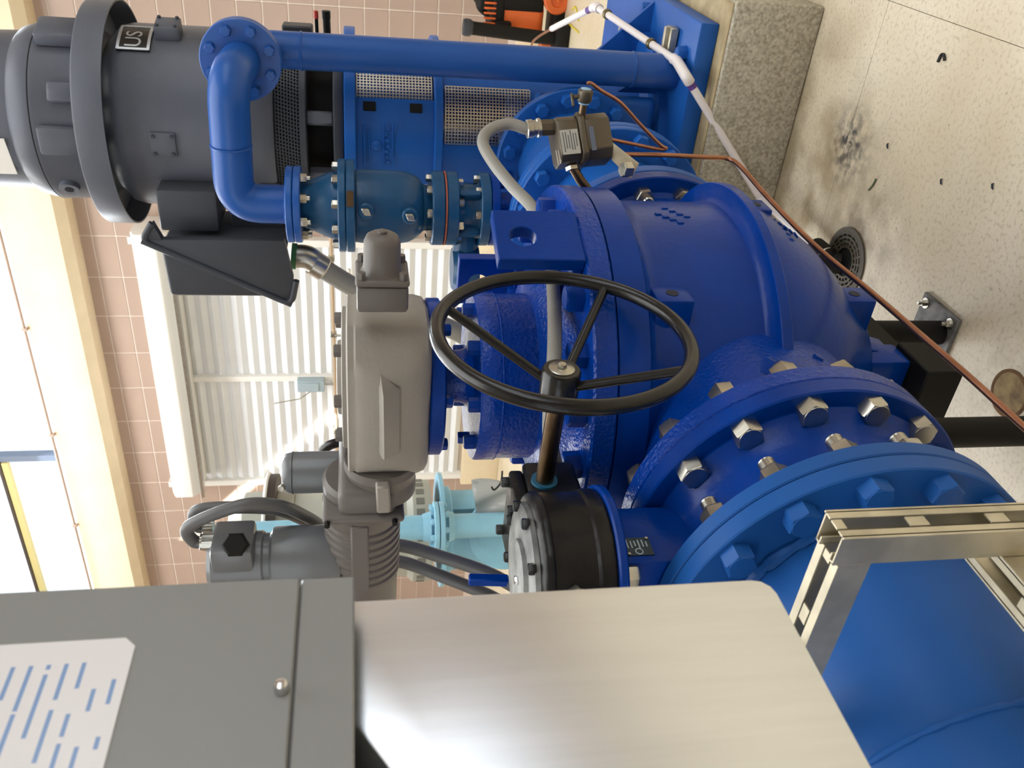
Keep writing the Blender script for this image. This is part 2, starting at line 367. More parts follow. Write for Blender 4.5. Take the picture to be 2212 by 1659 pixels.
structure(part(G().span((WL - .2, WF - .2, CZ), (WR + .2, WY + .25, CZ + .2)), 'ceiling', mat('ceiling_paint', 'd9d2c6', 0.7)), 'pale painted roof deck')
glass = mat('window_glass', 'ffffff', 0.02); glass.node_tree.nodes['Principled BSDF'].inputs['Transmission Weight'].default_value = 1.0; glass.node_tree.nodes['Principled BSDF'].inputs['IOR'].default_value = 1.05
ALU = mat('window_aluminium', '6f7c92', 0.4, metal=0.3)
def window(name, lo, hi, nx, label, axis):
    w = root(name, ((lo[0] + hi[0]) / 2, (lo[1] + hi[1]) / 2, lo[2]), label, 'window'); w['kind'] = 'structure'
    for k in range(nx + 1):
        t = k / nx
        if axis == 0: part(G().box((lo[0] + (hi[0] - lo[0]) * t, lo[1], (lo[2] + hi[2]) / 2), (0.07, 0.10, hi[2] - lo[2])), 'mullion', ALU, w)
        else: part(G().box((lo[0], lo[1] + (hi[1] - lo[1]) * t, (lo[2] + hi[2]) / 2), (0.10, 0.07, hi[2] - lo[2])), 'mullion', ALU, w)
        if k < nx:
            a = lo[axis] + (hi[axis] - lo[axis]) * t; b_ = lo[axis] + (hi[axis] - lo[axis]) * (k + 1) / nx
            if axis == 0: part(G().box(((a + b_) / 2, lo[1] + .02, (lo[2] + hi[2]) / 2), (b_ - a - .08, 0.008, hi[2] - lo[2] - .02)), 'pane', glass, w)
            else: part(G().box((lo[0], (a + b_) / 2, (lo[2] + hi[2]) / 2), (0.008, b_ - a - .08, hi[2] - lo[2] - .02)), 'pane', glass, w)
    return w
w1 = window('window_1', (-9.06, WY + .1, 4.66), (0.18, WY + .1, 6.05), 3, 'bright clerestory window strip above the cream beam', 0)
part(G().span((-9.06, WY + .03, 5.20), (-6.02, WY + .10, 5.255)), 'transom_bar', mat('pale_yellow_frame', 'cfc58a', 0.5), w1)
part(G().span((-9.06, WY + .02, 5.262), (-6.02, WY + .10, 5.29)), 'transom_bar', mat('dark_frame_gasket', '4a4038', 0.5), w1)
window('window_2', (-6.0, WF - .1, 1.6), (1.0, WF - .1, 4.2), 5, 'added wide window in the unseen wall behind the viewpoint', 0)  # unseen window, added to bring in light from the front wall
window('window_3', (WR + .1, -1.5, 1.6), (WR + .1, 4.5, 4.2), 4, 'added wide window in the unseen wall opposite the cabinets', 1)  # unseen window, added for light and the bands mirrored in the stainless
# painted beam with chamfered underside, conduit clipped along its top
bmz = 4.02
prof = [(WY + .01, bmz), (7.44, bmz), (7.35, bmz + .075), (7.35, bmz + .50), (7.37, bmz + .53), (WY + .01, bmz + .53)]
structure(part(G().prism([(WL, y, z) for y, z in prof], (WR - WL, 0, 0)), 'trim_1', CREAM), 'cream painted beam running along the block wall')
cb = root('beam_conduit', (-5.5, 7.33, 4.53), 'thin pinkish conduit clipped along the top of the cream beam', 'conduit')
part(G().tube([(WL + .05, 7.335, 4.555), (WR - .05, 7.335, 4.555)], 0.014, 10), 'tube', mat('conduit_rose', 'b09a8c', 0.5), cb)
for k in range(9): part(G().box((-9.0 + k * 1.2, 7.335, 4.55), (0.03, 0.045, 0.055)), 'clip', mat('conduit_rose', 'b09a8c', 0.5), cb, 0.004, 1)

# rolling shutter with hood, guides, centre post and slats
dr = root('door_1', ((DX0 + DX1) / 2, WY, DZ0), 'white corrugated rolling shutter with a centre post under its hood', 'door'); dr['kind'] = 'structure'
def slat_mesh(w):
    g = G(); n = 6; pts = [(0, 0), (-.004, .002), (-.034, .052), (-.034, .058), (-.004, .108), (0, .110)]
    vs = [(-w / 2, y, z) for y, z in pts] + [(w / 2, y, z) for y, z in pts]; k = len(pts)
    g.add(vs, [(i, i + 1, k + i + 1, k + i) for i in range(k - 1)])
    me = to_mesh(g, 'slat', smooth=25); me.materials.append(SLAT); return me
for a, b_ in ((DX0 + .04, -4.935), (-4.875, DX1 - .04)):
    me = slat_mesh(b_ - a)
    for k in range(26):
        o = bpy.data.objects.new('slat', me); COL.objects.link(o); o.parent = dr; o.location = V(((a + b_) / 2, WY - .03, DZ0 + .02 + k * .11)) - dr.location
part(G().span((DX0 - .03, WY - .10, DZ0 - .02), (DX0 + .04, WY + .01, DZ1 + .3)).span((DX1 - .04, WY - .10, DZ0 - .02), (DX1 + .03, WY + .01, DZ1 + .3)), 'guide_rail', WHITE, dr, .004, 1)
part(G().span((-4.935, WY - .11, DZ0 - .02), (-4.875, WY + .01, DZ1)), 'centre_post', WHITE, dr, .004, 1)
hz0, hz1 = 3.20, 3.50
part(G().prism([(DX0 + .1, y, z) for y, z in ((WY, hz0), (7.30, hz0), (7.22, hz0 + .09), (7.22, hz1 - .04), (7.30, hz1), (WY, hz1))], (DX1 - DX0 + .1, 0, 0)), 'hood', WHITE, dr, .01, 2)
part(G().span((DX0 + .1, 7.21, hz0 - .03), (DX1 + .1, 7.29, hz0)), 'hood_lip', ZINC, dr)
sw = root('switch_box', PX(672, 830, 1, 7.5), 'pale blue switch box on the centre post of the shutter', 'switch box')
p = PX(672, 830, 1, 7.5); part(G().box(p, (0.13, 0.10, 0.27)), 'enclosure', BOXBLUE, sw, .008, 2); part(G().box(p + V((0, -.055, .02)), (0.10, 0.012, 0.20)), 'cover', BOXBLUE, sw, .004, 1)
part(G().tube([p + V((0, 0, -.13)), p + V((0, 0, -.30)), p + V((.1, 0, -.33))], 0.012, 8), 'conduit', ZINC, sw)
part(G().tube([p + V((-.05, -.03, -.02)), p + V((-.16, -.03, .12)), p + V((-.22, -.02, .38))], 0.006, 6), 'wire', ZINC, sw)
pr = root('shutter_conduit', (-5.0, 7.42, 1.8), 'thin tan conduit crossing in front of the white shutter', 'conduit')
part(G().tube([(-7.0, 7.44, 1.80), (-3.0, 7.44, 1.80)], 0.016, 8), 'tube', mat('tan_conduit', 'b59c80', 0.5), pr)
part(G().tube([(-4.32, 7.42, 1.79), (-4.32, 7.42, 1.70), (-4.15, 7.42, 1.62), (-3.6, 7.42, 1.64)], 0.014, 8), 'branch', ZINC, pr)
for x in (-6.4, -5.5, -4.32, -3.5): part(G().box((x, 7.44, 1.80), (0.05, 0.05, 0.06)), 'clamp', ZINC, pr, .004, 1)
# concrete plinth under the pump
pad = root('concrete_plinth', (-1.05, 3.5, 0), 'grey pitted concrete plinth under the tall blue pump', 'plinth')
CONC = mat('pitted_concrete', 'bfb9a6', 0.8, bump=(50, 0.4, 0.003), mottle=(95, 0.0, '8d8573'))
CONC_T = mat('stained_plinth_top', 'b9a884', 0.7, bump=(40, 0.3, 0.003), mottle=(9, 0.05, '8a7754'))
part(G().span((-1.70, 2.885, 0), (-0.41, 4.35, 0.315)), 'block', CONC, pad, .012, 2)
part(G().span((-1.69, 2.90, 0.310), (-0.42, 4.34, 0.325)), 'top_skim', CONC_T, pad, .006, 1)

# ------------------------------------------------------------------ discharge line: spool, butterfly valve, ball valve, adapter
XC, ZC, RF, BC = -1.047, 0.756, 0.3175, 0.286
AX = V((XC, 0, ZC)); NY = (0, -1, 0)
def on_axis(y): return V((XC, y, ZC))
D11 = math.radians(11.25)
sp = root('discharge_pipe', (XC, 0.3, 0), 'smooth blue discharge pipe with a bolted end flange beside the galvanised strut', 'pipe')
part(G().lathe(on_axis(0.868), NY, [(0.2286, 0), (0.2286, 1.6), (0.2286, 2.9)], 96, cap0=False), 'pipe', BLUE_S, sp)
part(G().ring(on_axis(0.865), (0, 1, 0), 0.20, 0.3185, 0.0, 0.0345, 128, .0025), 'flange', BLUE_S, sp)
part(G().torus(on_axis(0.859), (0, 1, 0), 0.232, 0.010, 150, 8, 0.25), 'weld_bead', BLUE_S, sp)
part(G().torus(on_axis(0.535), (0, 1, 0), 0.2275, 0.005, 150, 8, 0.45), 'weld_seam', BLUE_S, sp)
bolts(sp, 'hex_bolt', bolt_mesh(0.046, 0.026, BLUE_S), on_axis(0.865), NY, BC, 16, D11, keep=lambda d: d.x > -0.35 or d.z > 0)

bv = root('butterfly_valve', (XC, 1.0, 0), 'deep blue butterfly valve body clamped between the two large flanges', 'valve')
part(G().ring(on_axis(0.901), (0, 1, 0), 0.2, 0.3185, 0.0, 0.030, 128, .0025), 'flange', BLUE_S, bv)
part(G().lathe(on_axis(0.925), (0, 1, 0), [(0.285, 0), (0.272, .010), (0.262, .03), (0.262, .10), (0.268, .125), (0.285, .145), (0.285, .152)], 96), 'body', BLUE, bv)
part(G().ring(on_axis(1.0736), (0, 1, 0), 0.2, 0.3165, 0.0, 0.0375, 128, .003), 'flange', BLUE, bv)
nk = part(G().span((-1.135, 0.935, 0.94), (-0.966, 1.068, 1.146)), 'neck', BLUE, bv, .006, 2)
part(G().cyl((XC, 1.0, 1.142), (XC, 1.0, 1.158), 0.146, 64, ch=.003), 'top_flange', BLUE, bv)
np_ = part(G().box((-0.965, 0.970, 1.105), (0.002, 0.040, 0.046)), 'nameplate', mat('dark_nameplate', '2b3a44', 0.35, metal=0.4), nk)
PR = mat('etched_print', 'a9b6b8', 0.5)
for k in range(6): part(G().box((-0.9637, 0.976 - .002 * (k % 2), 1.122 - k * .0065), (0.001, 0.020 - .004 * (k % 3), 0.0022)), 'print_line', PR, np_)
part(G().torus((-0.9637, 0.958, 1.106), (1, 0, 0), 0.006, 0.0012, 24, 6), 'round_emblem', PR, np_)
for yy, zz in ((0.953, 1.124), (0.987, 1.086)): part(G().cyl((-0.965, yy, zz), (-0.962, yy, zz), 0.0025, 10), 'rivet', ZINC, np_)
SB = bolt_mesh(0.045, 0.026, ZINC); SN = bolt_mesh(0.043, 0.030, ZINC, stud=0.0145, sl=0.030, name='stud_nut')
bolts(bv, 'hex_bolt', SB, on_axis(1.0736), NY, BC, 16, D11, keep=lambda d: d.x > -0.1 and d.z > -0.9 and d.z < 0.95)
bolts(bv, 'stud_nut', SN, on_axis(0.931), (0, 1, 0), BC, 16, D11, keep=lambda d: d.x > -0.1)
pg = PX(1408, 1118, 1, 1.072); part(G().cyl(pg, pg + V((0, -.004, 0)), 0.0165, 24, ch=.001), 'stud_end', SHAFT, bv)
bn = inst(bolt_mesh(0.036, 0.024, ZINC, name='hex_bolt'), 'hex_bolt', bv, (-0.985, 0.925, 1.140), (0, 0, -1))

# gear operator with handwheel
go = root('gear_operator', (XC, 1.0, 1.09), 'black quarter-turn gear operator with a spoked handwheel on its shaft', 'gear operator')
GR = 0.137; GZ = 1.158
hs = part(G().lathe((XC, 1.0, GZ), Z_, [(GR, 0), (GR + .003, .004), (GR + .003, .026), (GR - .001, .031), (GR - .001, .098), (GR + .002, .101), (GR + .002, .108), (GR - .004, .116), (GR - .014, .120)], 72), 'housing', BLACK_W, go)
cv = part(G().lathe((XC, 1.0, GZ + .118), Z_, [(GR - .015, 0), (GR - .018, .010), (GR - .030, .014), (0.01, .016)], 64), 'cover', SCUFF, go)
part(G().lathe((XC + .012, 0.985, GZ + .132), Z_, [(0.062, 0), (0.062, .008), (0.055, .012), (0.01, .0125)], 48), 'indicator_cap', SCUFF, cv)
for a in range(0, 360, 40): inst(bolt_mesh(0.017, 0.012, BLACK, name='cap_screw'), 'cap_screw', cv, V((XC, 1.0, GZ + .126)) + V((math.cos(math.radians(a)), math.sin(math.radians(a)), 0)) * .114)
for dx, dy in ((.045, -.045), (.018, -.085)): inst(bolt_mesh(0.013, 0.006, CHROME, name='cap_screw'), 'cap_screw', cv, (XC + dx * .7, 0.985 + dy * .6, GZ + .144))
part(G().span((-1.16, 1.09, 1.150), (-1.0, 1.245, 1.250)), 'worm_housing', BLACK_W, go, .010, 3)
part(G().span((-1.18, 1.08, 1.250), (-1.012, 1.235, 1.276)), 'worm_cover', BLACK_W, go, .006, 2)
for q in ((-1.15, 1.22), (-1.03, 1.22), (-1.03, 1.14)): inst(bolt_mesh(0.018, 0.014, BLACK, name='cap_screw'), 'cap_screw', go, (q[0], q[1], 1.276))
inst(bolt_mesh(0.024, 0.020, ZINC, name='drain_plug'), 'drain_plug', go, V((-0.972, 0.884, GZ + .07)), (0.55, -0.83, 0))
WYZ = V((0, 1.183, 1.214))
S0 = V((-0.998, WYZ.y, WYZ.z + .004)); S1 = V((-0.70, WYZ.y, WYZ.z))
part(G().cyl(S0 + V((-.01, 0, 0)), V((-0.775, WYZ.y, WYZ.z)), 0.0165, 28), 'input_shaft', SHAFT, go)
part(G().ring(S0, (1, 0, 0), 0.0160, 0.0245, -0.004, 0.003, 32), 'shaft_seal', mat('seal_blue_smear', '1f5a78', 0.4), go)
hw = root('handwheel', (-0.78, WYZ.y, WYZ.z), 'glossy black three-spoked handwheel on the gear operator shaft', 'handwheel')
HC = V((-0.697, 1.200, 1.214)); HR = 0.2125
hub = V((-0.797, 1.186, 1.214))
part(G().torus(HC, X_, HR, 0.0128, 120, 18), 'rim', BLACK, hw)
hb = part(G().lathe(hub - V((.015, 0, 0)), X_, [(.030, 0), (.034, .004), (.034, .052), (.031, .056), (.024, .056)], 36), 'hub', BLACK, hw)
part(G().lathe(hub + V((.0405, 0, 0)), X_, [(.0225, 0), (.0225, .002), (.021, .003)], 32), 'hub_washer', ZINC, hb)
inst(bolt_mesh(0.014, 0.008, ZINC, name='hub_bolt'), 'hub_bolt', hb, hub + V((.043, 0, 0)), X_)
for q in ((1000, 672), (1290, 640), (1462, 792)):
    e = PX(q[0], q[1], 0, HC.x); d = V((0, e.y - HC.y, e.z - HC.z)).normalized(); rim = HC + d * HR
    part(G().tube([hub + V((.01, 0, 0)) + d * .02, rim], 0.0085, 12), 'spoke', BLACK, hw)

# ball valve
VC = V((XC, 1.65, 0)); VT = V((-1.058, 1.632, 0))
va = root('ball_valve', (XC, 1.65, 0), 'huge bright blue cast valve body with a bolted round cover', 'valve')
part(G().lathe(VC, Z_, [(.02, .345), (.10, .352), (.17, .392), (.222, .448), (.275, .498), (.32, .55), (.352, .60), (.378, .65), (.398, .70), (.402, .728)], 96), 'lower_body', BLUE, va)
part(G().lathe(VC, Z_, [(.36, .726), (.431, .727), (.433, .729), (.433, .749), (.431, .751), (.402, .754), (.391, .764), (.387, .79), (.386, .97), (.392, .990), (.405, 1.004), (.36, 1.006)], 128), 'upper_body', BLUE, va)
part(G().lathe(VC, Z_, [(.35, 1.004), (.408, 1.005), (.413, 1.009), (.413, 1.070), (.35, 1.071)], 128), 'body_flange', BLUE, va)
part(G().lathe(VC, Z_, [(.30, 1.073), (.413, 1.073), (.416, 1.076), (.416, 1.116), (.412, 1.121), (.335, 1.124), (.315, 1.128), (.290, 1.140), (.240, 1.160), (.20, 1.178), (.15, 1.18)], 128), 'cover', BLUE_R, va)
part(G().lathe(on_axis(1.112), (0, 1, 0), [(.2, 0), (.313, 0), (.316, .003), (.316, .038), (.313, .041), (.275, .043), (.262, .055), (.258, .12), (.258, .30)], 128), 'inlet_port', BLUE_R, va)
part(G().lathe(on_axis(2.122), NY, [(.2, 0), (.314, 0), (.3175, .003), (.3175, .042), (.314, .045), (.275, .046), (.265, .06), (.28, .12), (.31, .20)], 96), 'outlet_port', BLUE, va)
bolts(va, 'cover_bolt', bolt_mesh(0.048, 0.034, BLUE, name='cover_bolt'), (XC, 1.65, 1.122), Z_, 0.362, 20, math.radians(0), ref=(1, 0, 0), keep=lambda d: d.y < 0.75 or d.x > 0)
bolts(va, 'hex_nut', bolt_mesh(0.045, 0.036, mat('zinc_yellow', 'b5ae9c', 0.32, metal=1.0), name='hex_nut'), on_axis(1.153), (0, 1, 0), BC, 16, D11, keep=lambda d: d.x > -0.2 or d.z > 0.4)
bolts(va, 'stud_nut', SN, on_axis(2.077), NY, 0.272, 16, D11, keep=lambda d: d.x > 0.2)
bon = part(G().lathe(VT, Z_, [(.19, 1.14), (.192, 1.155), (.190, 1.165), (.189, 1.252), (.192, 1.258), (.192, 1.296), (.188, 1.302), (.05, 1.303)], 96), 'bonnet', BLUE_R, va)
part(G().torus((VT.x, VT.y, 1.254), Z_, 0.190, 0.0025, 120, 6, 0.3), 'joint_bead', BLUE_R, va)
bolts(va, 'bonnet_bolt', bolt_mesh(0.028, 0.022, BLUE, name='bonnet_bolt'), (VT.x, VT.y, 1.302), Z_, 0.158, 8, math.radians(10), ref=(1, 0, 0))
part(G().lathe(VT, Z_, [(.078, 1.302), (.066, 1.312), (.060, 1.325), (.058, 1.40)], 48), 'stem_collar', BLUE_R, va)
part(G().lathe(VT, Z_, [(.172, 1.372), (.178, 1.376), (.178, 1.402), (.174, 1.405)], 96), 'mounting_plate', BLUE, va)
bolts(va, 'plate_bolt', bolt_mesh(0.024, 0.014, BLUE, name='plate_bolt'), (VT.x, VT.y, 1.372), (0, 0, -1), 0.155, 6, 0.3, ref=(1, 0, 0))
# lifting lugs standing on the cover, flush with its rim
def lug(ang, hole):
    d = V((math.cos(math.radians(ang)), math.sin(math.radians(ang)), 0)); s_ = Z_.cross(d); c = VC + d * .401 + V((0, 0, 1.122 + .0845))
    part(G().holed(c, s_, Z_, .138, .169, .030, (-.005 * hole, .030), .0265), 'lifting_lug', BLUE, va, .002, 1)
    part(G().box(VC + d * .372 + V((0, 0, 1.134)), (.03, .138, .020), (d, s_, Z_)), 'lug_foot', BLUE, va, .002, 1)
lug(-19.3, 1); lug(86, -1)
hp = PX(1055, 1253, 0, -1.34); part(G().box(hp, (.02, .085, .022), (X_, V((0, .1, .99)), V((0, .99, -.1)))), 'latch_bar', BLUE, va, .003, 1)
# tapped mounting bosses (holes in their end faces) and supporting foot
def boss(lo, hi):
    lo, hi = V(lo), V(hi); b = part(G().span(lo, hi), 'tapped_boss', BLUE, va, .004, 2)
    part(G().lathe((hi.x + .0005, (lo.y + hi.y) / 2, (lo.z + hi.z) / 2), X_, [(.0125, 0), (.0125, .0006), (.001, .0006)], 20), 'tapped_hole', mat('hole_navy', '06112c', 0.6), b)
    return b
boss((-0.82, 1.37, .918), (-0.723, 1.435, .992)); boss((-0.76, 1.70, .632), (-0.666, 1.765, .690)); boss((-1.0, 1.55, .405), (-0.815, 1.62, .482))
part(G().prism([(-0.93, 1.545, .41), (-1.02, 1.545, .46), (-1.02, 1.545, .31), (-0.955, 1.545, .31)], (0, .08, 0)), 'boss_web', BLUE, va, .006, 2)
part(G().span((-1.04, 1.50, 0.298), (-0.945, 1.585, 0.40)), 'foot', BLUE, va, .008, 2)
part(G().cyl((-0.92, 1.21, .88), (-0.87, 1.19, .90), 0.02, 16), 'plug_seat', BLUE, va)
inst(bolt_mesh(0.030, 0.026, BLUE, name='square_plug'), 'square_plug', va, PX(1668, 792, 1, 1.22), (0.4, -0.6, 0.7))
inst(bolt_mesh(0.030, 0.026, BLUE, name='square_plug'), 'square_plug', va, PX(1758, 782, 1, 1.30), (0.4, -0.8, 0.4))
def sph(q, R):
    d = ray(*q); o = EYE - V((XC, 1.65, 0)); a = d.x ** 2 + d.y ** 2; b = 2 * (o.x * d.x + o.y * d.y); c = o.x ** 2 + o.y ** 2 - R * R
    t = (-b - math.sqrt(max(b * b - 4 * a * c, 0))) / (2 * a); return EYE + d * t
def cast_marks(q0, q1, rows, n, R, hz):
    # worn raised casting marks, too rough to read
    for r_ in range(rows):
        for k in range(n):
            t = k / max(n - 1, 1); p = sph((q0[0] + (q1[0] - q0[0]) * t + r_ * 14, q0[1] + (q1[1] - q0[1]) * t - r_ * 12), R)
            d = V((p.x - XC, p.y - 1.65, -hz)).normalized(); s2 = Z_.cross(d).normalized()
            part(G().box(p, (.005, .007 + .006 * random.random(), .014), (d, s2, d.cross(s2))), 'cast_mark', BLUE, va, .0015, 1)
cast_marks((1650, 482), (1705, 520), 2, 6, .372, .35); cast_marks((1422, 462), (1470, 480), 2, 4, .387, 0)

# adapter spool and pump discharge flange pair
ad = root('adapter_spool', (XC, 2.4, 0), 'navy flanged adapter spool between the cast valve and the pump nozzle', 'pipe spool')
part(G().ring(on_axis(2.126), (0, 1, 0), 0.2, 0.3175, 0, .042, 96, .003), 'flange', BLUE_D, ad)
part(G().lathe(on_axis(2.16), (0, 1, 0), [(0.232, 0), (0.2286, .02), (0.2286, .34)], 72), 'pipe', BLUE_D, ad)
part(G().ring(on_axis(2.49), (0, 1, 0), 0.2, 0.3175, 0, .034, 96, .003), 'flange', BLUE_D, ad)
part(G().ring(on_axis(2.528), (0, 1, 0), 0.2, 0.3175, 0, .036, 96, .003), 'flange', BLUE_D, ad)
part(G().lathe(on_axis(2.56), (0, 1, 0), [(0.245, 0), (0.232, .03), (0.2286, .06), (0.2286, .30), (0.205, .42), (0.205, .51)], 72), 'reducer', BLUE_D, ad)
bolts(ad, 'hex_bolt', bolt_mesh(0.042, 0.026, BLUE_D), on_axis(2.49), NY, BC, 16, D11, keep=lambda d: d.x > -0.1)
# thick branch collar for the air riser
part(G().cyl((-1.085, 2.72, 0.92), (-1.085, 2.72, 1.02), 0.075, 40, ch=.004), 'branch_collar', BLUE_D, ad)

# black pipe stand
st = root('pipe_stand', (-1.06, 1.6, 0), 'black steel pipe stand bolted to the floor under the cast valve', 'pipe stand')
part(G().cyl((-1.035, 1.79, .012), (-1.035, 1.79, .30), 0.0325, 28), 'leg', BLACK_M, st)
part(G().cyl((-0.983, 1.28, .012), (-0.983, 1.28, .50), 0.0325, 28), 'leg', BLACK_M, st)
part(G().span((-1.28, 1.44, 0.205), (-0.935, 1.575, 0.298)), 'cross_beam', BLACK_M, st, .004, 1)
part(G().span((-1.075, 1.575, 0.215), (-0.995, 1.83, 0.290)), 'spine_beam', BLACK_M, st, .004, 1)
for cx, cy in ((-1.045, 1.822), (-0.983, 1.28)):
    pl_ = part(G().span((cx - .075, cy - .082, 0), (cx + .075, cy + .082, .012)), 'base_plate', mat('primed_plate', '3c3c3d', 0.5, mottle=(30, 0.2, '7c7a75')), st, .002, 1)
    for sx in (-1, 1):
        for sy in (-1, 1): part(G().cyl((cx + sx * .052, cy + sy * .058, .012), (cx + sx * .052, cy + sy * .058, .016), 0.015, 20), 'washer', ZINC, pl_); inst(bolt_mesh(0.016, 0.012, ZINC, stud=.005, sl=.012, name='anchor_nut'), 'anchor_nut', pl_, (cx + sx * .052, cy + sy * .058, .016))

# ------------------------------------------------------------------ electric actuator and its worm gearbox on top of the cast valve
WZ, WYA = 1.506, 1.505
DX = 0.012
ac = root('worm_gearbox', (VT.x, VT.y, 1.398), 'pale grey cast worm gearbox drum on top of the blue cast valve', 'gearbox')
# drum body: egg-shaped plan, flared foot
def loft(levels, n=72):
    g = G(); vs = []; fs = []
    for z, fn in levels:
        for k in range(n):
            a = 2 * PI * k / n; x, y = fn(a); vs.append((VT.x + DX + x, VT.y + y, z))
    m = len(levels)
    for i in range(m - 1):
        for k in range(n):
            q = (k + 1) % n; fs.append((i * n + k, i * n + q, (i + 1) * n + q, (i + 1) * n + k))
    fs.append(tuple(range(n - 1, -1, -1))); fs.append(tuple((m - 1) * n + k for k in range(n)))
    return g.add(vs, fs)
def plan(R, b):     # round at the back, squared off toward the worm side (-Y)
    def f(a):
        c_, s_ = math.cos(a), math.sin(a); r = R
        if s_ < 0: r = min(R * 1.30, b / max(-s_, 1e-3), (R + .012) / max(abs(c_), 1e-3)); r = max(r, R)
        return c_ * r, s_ * r
    return f
lv = [(1.406, plan(.160, .164)), (1.413, plan(.170, .176)), (1.430, plan(.175, .186)), (1.455, plan(.176, .196)), (1.500, plan(.176, .204)), (1.540, plan(.176, .200)), (1.558, plan(.176, .192)), (1.562, plan(.173, .189)), (1.574, plan(.173, .189)), (1.577, plan(.169, .185))]
body = part(loft(lv), 'housing', GREY_A, ac)
part(G().lathe(VT, Z_, [(.155, 1.575), (.158, 1.577), (.158, 1.586), (.155, 1.588), (.085, 1.589), (.082, 1.598), (.07, 1.600)], 72), 'top_cover', GREY_A, ac)
bolts(ac, 'cover_bolt', bolt_mesh(0.024, 0.016, GREY_D, name='cover_bolt'), (VT.x, VT.y, 1.587), Z_, 0.138, 8, .2, ref=(1, 0, 0))
# leaf-shaped rib on the worm side
yr = VT.y - .203
part(G().add([(-1.135, yr + .008, 1.508), (-1.115, yr - .026, 1.502), (-0.955, yr - .028, 1.505), (-0.925, yr + .008, 1.510), (-0.955, yr - .004, 1.472), (-1.115, yr - .004, 1.470), (-0.955, yr + .02, 1.520), (-1.115, yr + .02, 1.520)], [(0, 1, 5), (1, 2, 4, 5), (2, 3, 4), (0, 7, 1), (1, 7, 6, 2), (2, 6, 3)]), 'rib', GREY_A, body, smooth=80)
# end cap with its square flange on the +X end
cx0 = -0.817
fl_ = part(G().box((cx0 + .045, WYA, WZ), (.055, .100, .098)), 'end_flange', GREY_D, ac, .008, 2)
part(G().box((cx0 + .079, WYA, WZ), (.014, .104, .102)), 'cap_flange', GREY_D, ac, .012, 3)
part(G().lathe((cx0 + .085, WYA, WZ), X_, [(.042, 0), (.038, .005), (.036, .010), (.0345, .060), (.030, .071), (.022, .076), (.009, .077), (.009, .082), (.005, .084)], 44), 'end_cap', GREY_D, ac)
for sy in (-1, 1):
    for sz in (-1, 1): inst(bolt_mesh(0.0145, 0.013, GREY_D, name='cap_screw'), 'cap_screw', ac, (cx0 + .086, WYA + sy * .040, WZ + sz * .039), X_)
# drive end on the far side
part(G().lathe((-1.185, WYA, WZ), (-1, 0, 0), [(.080, 0), (.082, .02), (.078, .026), (.076, .045), (.075, .05), (.078, .06), (.078, .085)], 48), 'drive_flange', GREY_D, ac)
part(G().prism([(-1.19, WYA - .10, 1.52), (-1.19, WYA - .10, 1.49), (-1.27, WYA - .095, 1.487), (-1.27, WYA - .095, 1.517)], (0, .05, 0)), 'tie_rib', GREY_A, ac, .004, 1)

el = root('electric_actuator', (-1.45, WYA, 1.5), 'dark grey electric actuator with a ribbed motor beside the pale gearbox drum', 'actuator')
mz = 1.548
part(G().span((-1.305, WYA - .08, 1.475), (-1.222, WYA + .16, 1.600)), 'gear_case', GREY_D, el, .02, 3)
part(G().lathe((-1.250, WYA + .02, mz), (-1, 0, 0), [(.080, 0), (.088, .01), (.088, .03)], 48), 'case_ring', GREY_D, el)
part(G().box((-1.292, WYA, mz - .003), (.022, .186, .178)), 'motor_flange', GREY_D, el, .02, 3)
mr_ = part(G().lathe((-1.300, WYA, mz), (-1, 0, 0), [(.088, 0), (.086, .04)] + [p_ for k in range(8) for p_ in ((.083, .045 + k * .022), (.087, .050 + k * .022), (.087, .060 + k * .022), (.083, .065 + k * .022))] + [(.082, .225), (.082, .60)], 64), 'ribbed_motor', GREY_D, el)
part(G().box((-1.41, WYA - .084, mz + .006), (.20, .014, .040)), 'motor_spine', GREY_D, mr_, .004, 1)
for sy in (-.07, .075):
    inst(bolt_mesh(0.012, 0.012, BLACK_M, name='cap_screw'), 'cap_screw', el, (-1.290, WYA - .094, mz + sy), (0, -1, 0))
# upright cylinder, domed limit housing and control head
cyx, cyy = -1.302, 1.60
part(G().lathe((cyx, cyy, 0), Z_, [(.049, 1.58), (.049, 1.705), (.048, 1.712), (.045, 1.722), (.034, 1.730), (.015, 1.732)], 48), 'upright_cylinder', GREY_S, el)
part(G().torus((cyx, cyy, 1.706), Z_, .049, .0015, 64, 6), 'cap_joint', CHAR_D, el)
inst(bolt_mesh(0.014, 0.012, ZINC, name='cap_screw'), 'cap_screw', el, PX(610, 1052, 1, 1.545), (.3, -.9, .2))
lx = -1.475
part(G().lathe((lx, 1.50, 0), Z_, [(.066, 1.60), (.074, 1.63), (.074, 1.742), (.072, 1.752), (.062, 1.757), (.060, 1.759), (.060, 1.780)], 56), 'limit_housing', GREY_S, el)
ch_ = part(G().lathe((lx, 1.50, 0), Z_, [(.062, 1.772), (.066, 1.776), (.066, 1.80), (.066, 1.885), (.058, 1.895), (.02, 1.897)], 40), 'control_head', GREY_S, el)
part(G().span((lx + .02, 1.435, 1.79), (lx + .085, 1.545, 1.882)), 'terminal_box', GREY_S, el, .01, 2)
kb = G().lathe((lx + .082, 1.462, 1.826), (.75, -.66, 0), [(.026, 0), (.030, .004), (.028, .022), (.024, .026)], 6); part(kb, 'black_plug', BLACK_M, el)
part(G().cyl((lx + .06, 1.50, 1.880), (lx + .06, 1.50, 1.905), .020, 8), 'cable_gland', ZINC, el)
hwa = root('actuator_handwheel', (-1.21, 1.86, 1.6), 'small black actuator handwheel peeking out behind the grey gearbox drum', 'handwheel')
